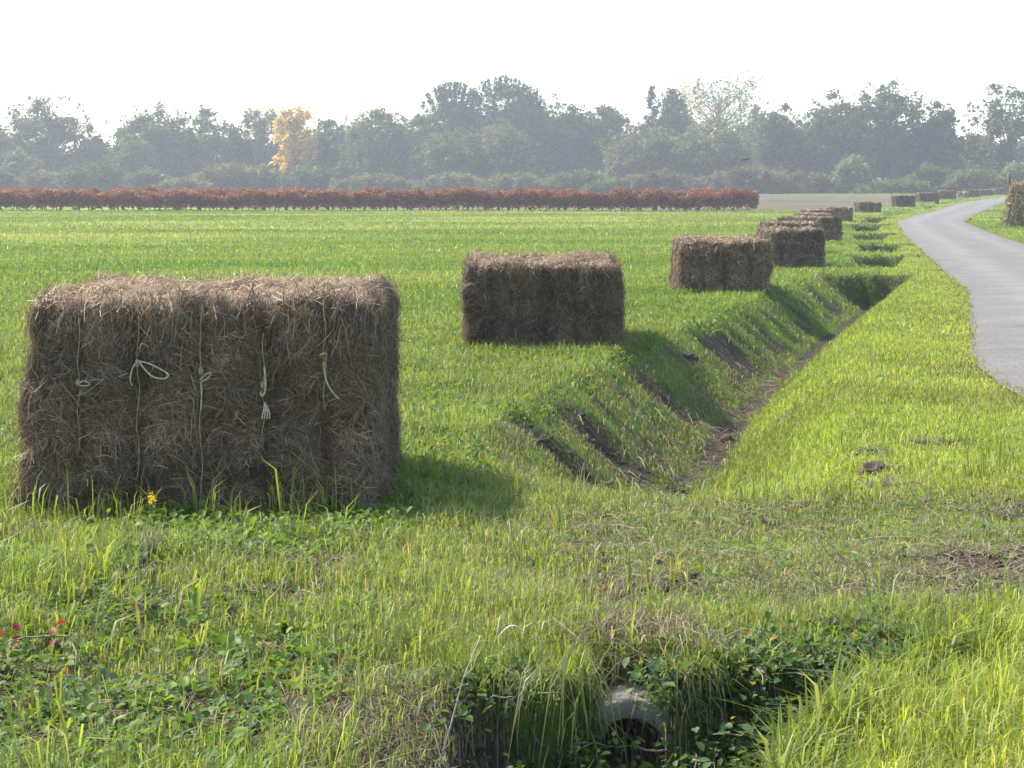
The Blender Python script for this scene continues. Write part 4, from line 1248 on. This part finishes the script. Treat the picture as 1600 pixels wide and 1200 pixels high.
G = 'trees of the far wood'
TREES = [
    # name, label, kind, px, top, width, y, palette
    ('oak_tree', 'oak cut off by the left edge of the picture', 'oak', -28, 190, 110, 300, 'oak'),
    ('oak_tree', 'open crowned oak with sky gaps, leftmost big tree', 'oak', 78, 153, 175, 310, 'oak'),
    ('broadleaf_tree', 'low rounded pale green tree at the far left', 'dense', 20, 238, 95, 292, 'mid'),
    ('broadleaf_tree', 'round shouldered dark tree right of the leftmost big oak', 'dense', 148, 212, 90, 312, 'dark'),
    ('broadleaf_tree', 'pale green rounded tree left of the gap-topped oak', 'dense', 205, 210, 80, 300, 'mid'),
    ('oak_tree', 'oak with a pointed top between two gaps of sky', 'oak', 245, 160, 140, 308, 'oak'),
    ('oak_tree', 'lacy oak with many holes showing sky', 'airy', 318, 170, 125, 312, 'oak'),
    ('broadleaf_tree', 'dense dark tree left of the yellow tree and its pale neighbour', 'dense', 362, 200, 95, 306, 'dark'),
    ('poplar_tree', 'sparse pale green poplar just left of the yellow tree', 'poplar', 408, 172, 75, 318, 'pale'),
    ('autumn_tree', 'bright yellow autumn tree, the only one of that colour', 'poplar', 460, 166, 70, 303, 'yellow'),
    ('broadleaf_tree', 'green tree just right of the yellow tree', 'dense', 512, 188, 85, 312, 'mid'),
    ('bare_tree', 'leafless twiggy tree right of the yellow tree', 'bare', 530, 170, 60, 318, 'olive'),
    ('broadleaf_tree', 'broad flat topped green tree below the lattice mast', 'dense', 592, 172, 140, 306, 'mid'),
    ('broadleaf_tree', 'dark green tree left of the spiky topped trees', 'dense', 655, 178, 105, 312, 'oak'),
    ('spiky_tree', 'dark tree with spiky shoots on top, left of the two', 'spiky', 708, 140, 95, 322, 'dark'),
    ('spiky_tree', 'taller dark tree with spiky shoots, at the middle of the wood', 'spiky', 785, 132, 125, 322, 'dark'),
    ('broadleaf_tree', 'huge dark domed tree right of the spiky trees', 'dense', 838, 138, 130, 320, 'dark'),
    ('broadleaf_tree', 'dark sloping shouldered tree below the domed tree', 'dense', 893, 163, 105, 316, 'dark'),
    ('broadleaf_tree', 'grey green tree in the dip right of the dark domed tree', 'oak', 945, 165, 95, 322, 'oak'),
    ('broadleaf_tree', 'mid green rounded tree in front of the left spiky tree', 'dense', 705, 200, 120, 300, 'mid'),
    ('broadleaf_tree', 'yellowish green tree in front of the dark domed tree', 'dense', 785, 188, 110, 300, 'olive'),
    ('conifer_tree', 'slim dark conifer left of the pale airy poplar', 'conifer', 1018, 138, 44, 326, 'dark'),
    ('broadleaf_tree', 'dark column tree beside the slim conifer', 'oak', 1050, 140, 66, 326, 'oak'),
    ('poplar_tree', 'large pale airy poplar with yellowing left side', 'poplar', 1124, 120, 160, 340, 'pale'),
    ('broadleaf_tree', 'rounded olive tree in front of the slim conifer', 'dense', 1005, 195, 150, 298, 'olive'),
    ('broadleaf_tree', 'rounded olive green tree in front of the pale poplar', 'dense', 1112, 193, 150, 296, 'olive'),
    ('poplar_tree', 'faint pale tree filling the gap right of the poplar', 'airy', 1185, 168, 60, 345, 'pale'),
    ('oak_tree', 'dark green oak right of the pale poplar', 'oak', 1225, 162, 95, 304, 'oak'),
    ('oak_tree', 'broad pale leaved oak left of the tallest right hand oak', 'oak', 1298, 142, 120, 302, 'mid'),
    ('oak_tree', 'tallest oak at right, forked limbs seen against the sky', 'oak', 1388, 127, 150, 300, 'oak'),
    ('oak_tree', 'ivy dark oak with ragged top left of the lane gap', 'oak', 1462, 158, 90, 298, 'dark'),
    ('oak_tree', 'airy oak at the right edge above the straw stack', 'airy', 1580, 130, 150, 290, 'oak'),
    ('broadleaf_tree', 'lower leafy tree filling the notch before the right edge oak', 'dense', 1518, 208, 95, 296, 'mid'),
]
for i, (nm, lab, kind, px, top, wd, y, pal) in enumerate(TREES):
    make_tree(nm, lab, 'tree', kind, px, top, wd, y, pal, 500 + i, G)
# the yellowing side of the big poplar is real leaf colour; a further rank of trees closes the wood
for i, (px, top, wd) in enumerate([(60, 222, 130), (165, 235, 120), (270, 212, 130), (370, 222, 130), (440, 215, 110), (560, 205, 130), (640, 205, 130), (740, 175, 140), (840, 180, 150), (930, 190, 130),
                                   (1010, 190, 120), (1080, 185, 120), (1160, 192, 120), (1250, 190, 130), (1340, 180, 140), (1430, 190, 130), (1530, 225, 130), (1610, 215, 120)]):
    make_tree('broadleaf_tree', 'dark tree in the rear rank, closing the wood behind the named trees', 'tree', 'dense', px, top, wd, 352, 'dark', 700 + i, 'rear rank of the far wood', leafsize=.5)
BUSH = [
    ('low pale bush at the foot of the leftmost big oak', 70, 268, 110, 268, 'olive'),
    ('large domed bush below the dark shouldered tree', 150, 252, 115, 266, 'mid'),
    ('small pointed bush between two domed bushes', 232, 264, 72, 264, 'mid'),
    ('widest domed bush, left of the yellow tree foot', 375, 256, 190, 268, 'olive'),
    ('low bush spreading below the yellow tree', 478, 258, 110, 270, 'mid'),
    ('long low bush below the flat topped green tree', 590, 272, 140, 266, 'olive'),
    ('long low bush below the left spiky tree', 700, 270, 130, 268, 'olive'),
    ('long low bush below the taller spiky tree', 805, 272, 130, 266, 'olive'),
    ('grey green bush below the dark sloping tree', 905, 266, 120, 264, 'mid'),
    ('brownish bush left of the flying bird', 1030, 268, 160, 262, 'brown'),
    ('broad brownish bush below the flying bird', 1165, 262, 170, 262, 'brown'),
    ('brown bush right of the vineyard end', 1255, 266, 110, 264, 'brown'),
    ('pale silvery bush below the tallest right hand oak', 1332, 242, 62, 268, 'pale'),
    ('low bush behind the square dark bale', 1400, 280, 120, 262, 'mid'),
    ('rounded bush left of the lane gap', 1455, 258, 85, 266, 'mid'),
    ('bush behind the far dark bales', 1525, 264, 90, 262, 'olive'),
    ('pale bush rising behind the straw stack', 1590, 255, 80, 262, 'pale'),
    ('dark low bush at the far left edge', -10, 262, 80, 262, 'oak'),
    ('low scrubby bush filling between the pointed bush and widest bush', 290, 278, 90, 260, 'olive'),
    ('low scrubby bush left of the brownish bushes', 960, 278, 90, 260, 'mid'),
]
for i, (lab, px, top, wd, y, pal) in enumerate(BUSH):
    make_bush(lab, px, top, wd, y, pal, 800 + i)

# ------------------------------------------------------------------ lattice mast and bird
my = 430.; mx = at(570, my); mh = 1.5 + (290 - 141) / 3000 * my - .55
mast = empty('lattice_mast', (mx, my, .55)); tag(mast, 'thin steel lattice mast rising above the wood left of centre', 'mast')
lg = Bag(); hw = lambda z: .75 - .35 * z / mh
for sx in (-1, 1):
    for sy in (-1, 1):
        lg.tube([(sx * hw(0), sy * hw(0), 0), (sx * hw(mh * .95), sy * hw(mh * .95), mh * .95)], .06, 5)
lg.build('leg', M_steel, mast)
br = Bag()
for k in range(16):
    z0_, z1_ = mh * .95 * k / 16, mh * .95 * (k + 1) / 16
    for s in (-1, 1):
        br.tube([(-s * hw(z0_), -hw(z0_), z0_), (s * hw(z1_), -hw(z1_), z1_)], .03, 4)
        br.tube([(-s * hw(z0_), hw(z0_), z0_), (s * hw(z1_), hw(z1_), z1_)], .03, 4)
        br.tube([(s * hw(z0_), -hw(z0_), z0_), (s * hw(z1_), hw(z1_), z1_)], .03, 4)
br.build('bracing', M_steel, mast)
sp_ = Bag(); sp_.tube([(0, 0, mh * .94), (0, 0, mh)], [.08, .03], 6); sp_.build('spire', M_steel, mast)

bird = empty('bird', (at(1165, 100.), 100., 1.5 + (290 - 249) / 3000 * 100.)); tag(bird, 'dark bird flying low in front of the wood', 'bird')
bb = Bag()
t = np.linspace(-1, 1, 13)
bb.tube(np.stack([t * .22, 0 * t, .02 * t], 1), np.concatenate([[.012], .055 * np.sqrt(1 - (t[1:-1] * .93) ** 2), [.012]]), 10)
bb.add(*[np.array([(-.2, -.015, -.02), (-.36, -.05, -.03), (-.36, .05, -.03), (-.2, .015, -.02), (-.2, -.015, -.005), (-.36, -.05, -.022), (-.36, .05, -.022), (-.2, .015, -.005)]), np.array([(0, 1, 2, 3), (4, 7, 6, 5), (0, 4, 5, 1), (1, 5, 6, 2), (2, 6, 7, 3)])])
bb.tube([(.2, 0, .02), (.27, 0, .015)], [.014, .003], 6)
bb.build('body', M_bird, bird, smooth=True)
for s in (-1, 1):
    V = []
    for (yy, x0, x1, z) in ((.03, .12, -.10, .03), (.16, .13, -.09, .07), (.30, .08, -.10, .08), (.42, -.02, -.10, .05)):
        for th_ in (.006, -.006):
            V += [(x0, s * yy, z + th_), (x1, s * yy, z + th_ - .01)]
    Q = []
    for i in range(3):
        a = i * 4; n_ = a + 4
        Q += [(a, a + 1, n_ + 1, n_), (a + 2, n_ + 2, n_ + 3, a + 3), (a, n_, n_ + 2, a + 2), (a + 1, a + 3, n_ + 3, n_ + 1)]
    Q += [(0, 2, 3, 1), (12, 13, 15, 14)]
    build('wing', V, Q, None, M_bird, bird, smooth=True)
bird.rotation_euler = (R(6), R(-4), R(12))

# ------------------------------------------------------------------ haze
m, nt, out = new_mat('haze_air')
pv = nt.nodes.new('ShaderNodeVolumePrincipled')
pv.inputs['Color'].default_value = (.95, .965, 1.0, 1)
pv.inputs['Density'].default_value = .0009
pv.inputs['Anisotropy'].default_value = .35
nt.links.new(pv.outputs[0], out.inputs['Volume'])
V, Q, _ = box((40, 230, 15.), (760, 540, 42))
V[:, 2] = np.where(V[:, 2] < 0, -2.5, 28)
hz_o = build('haze', V, Q, None, m)
tag(hz_o, 'pale autumn haze lying over the fields', 'haze', kind='stuff')
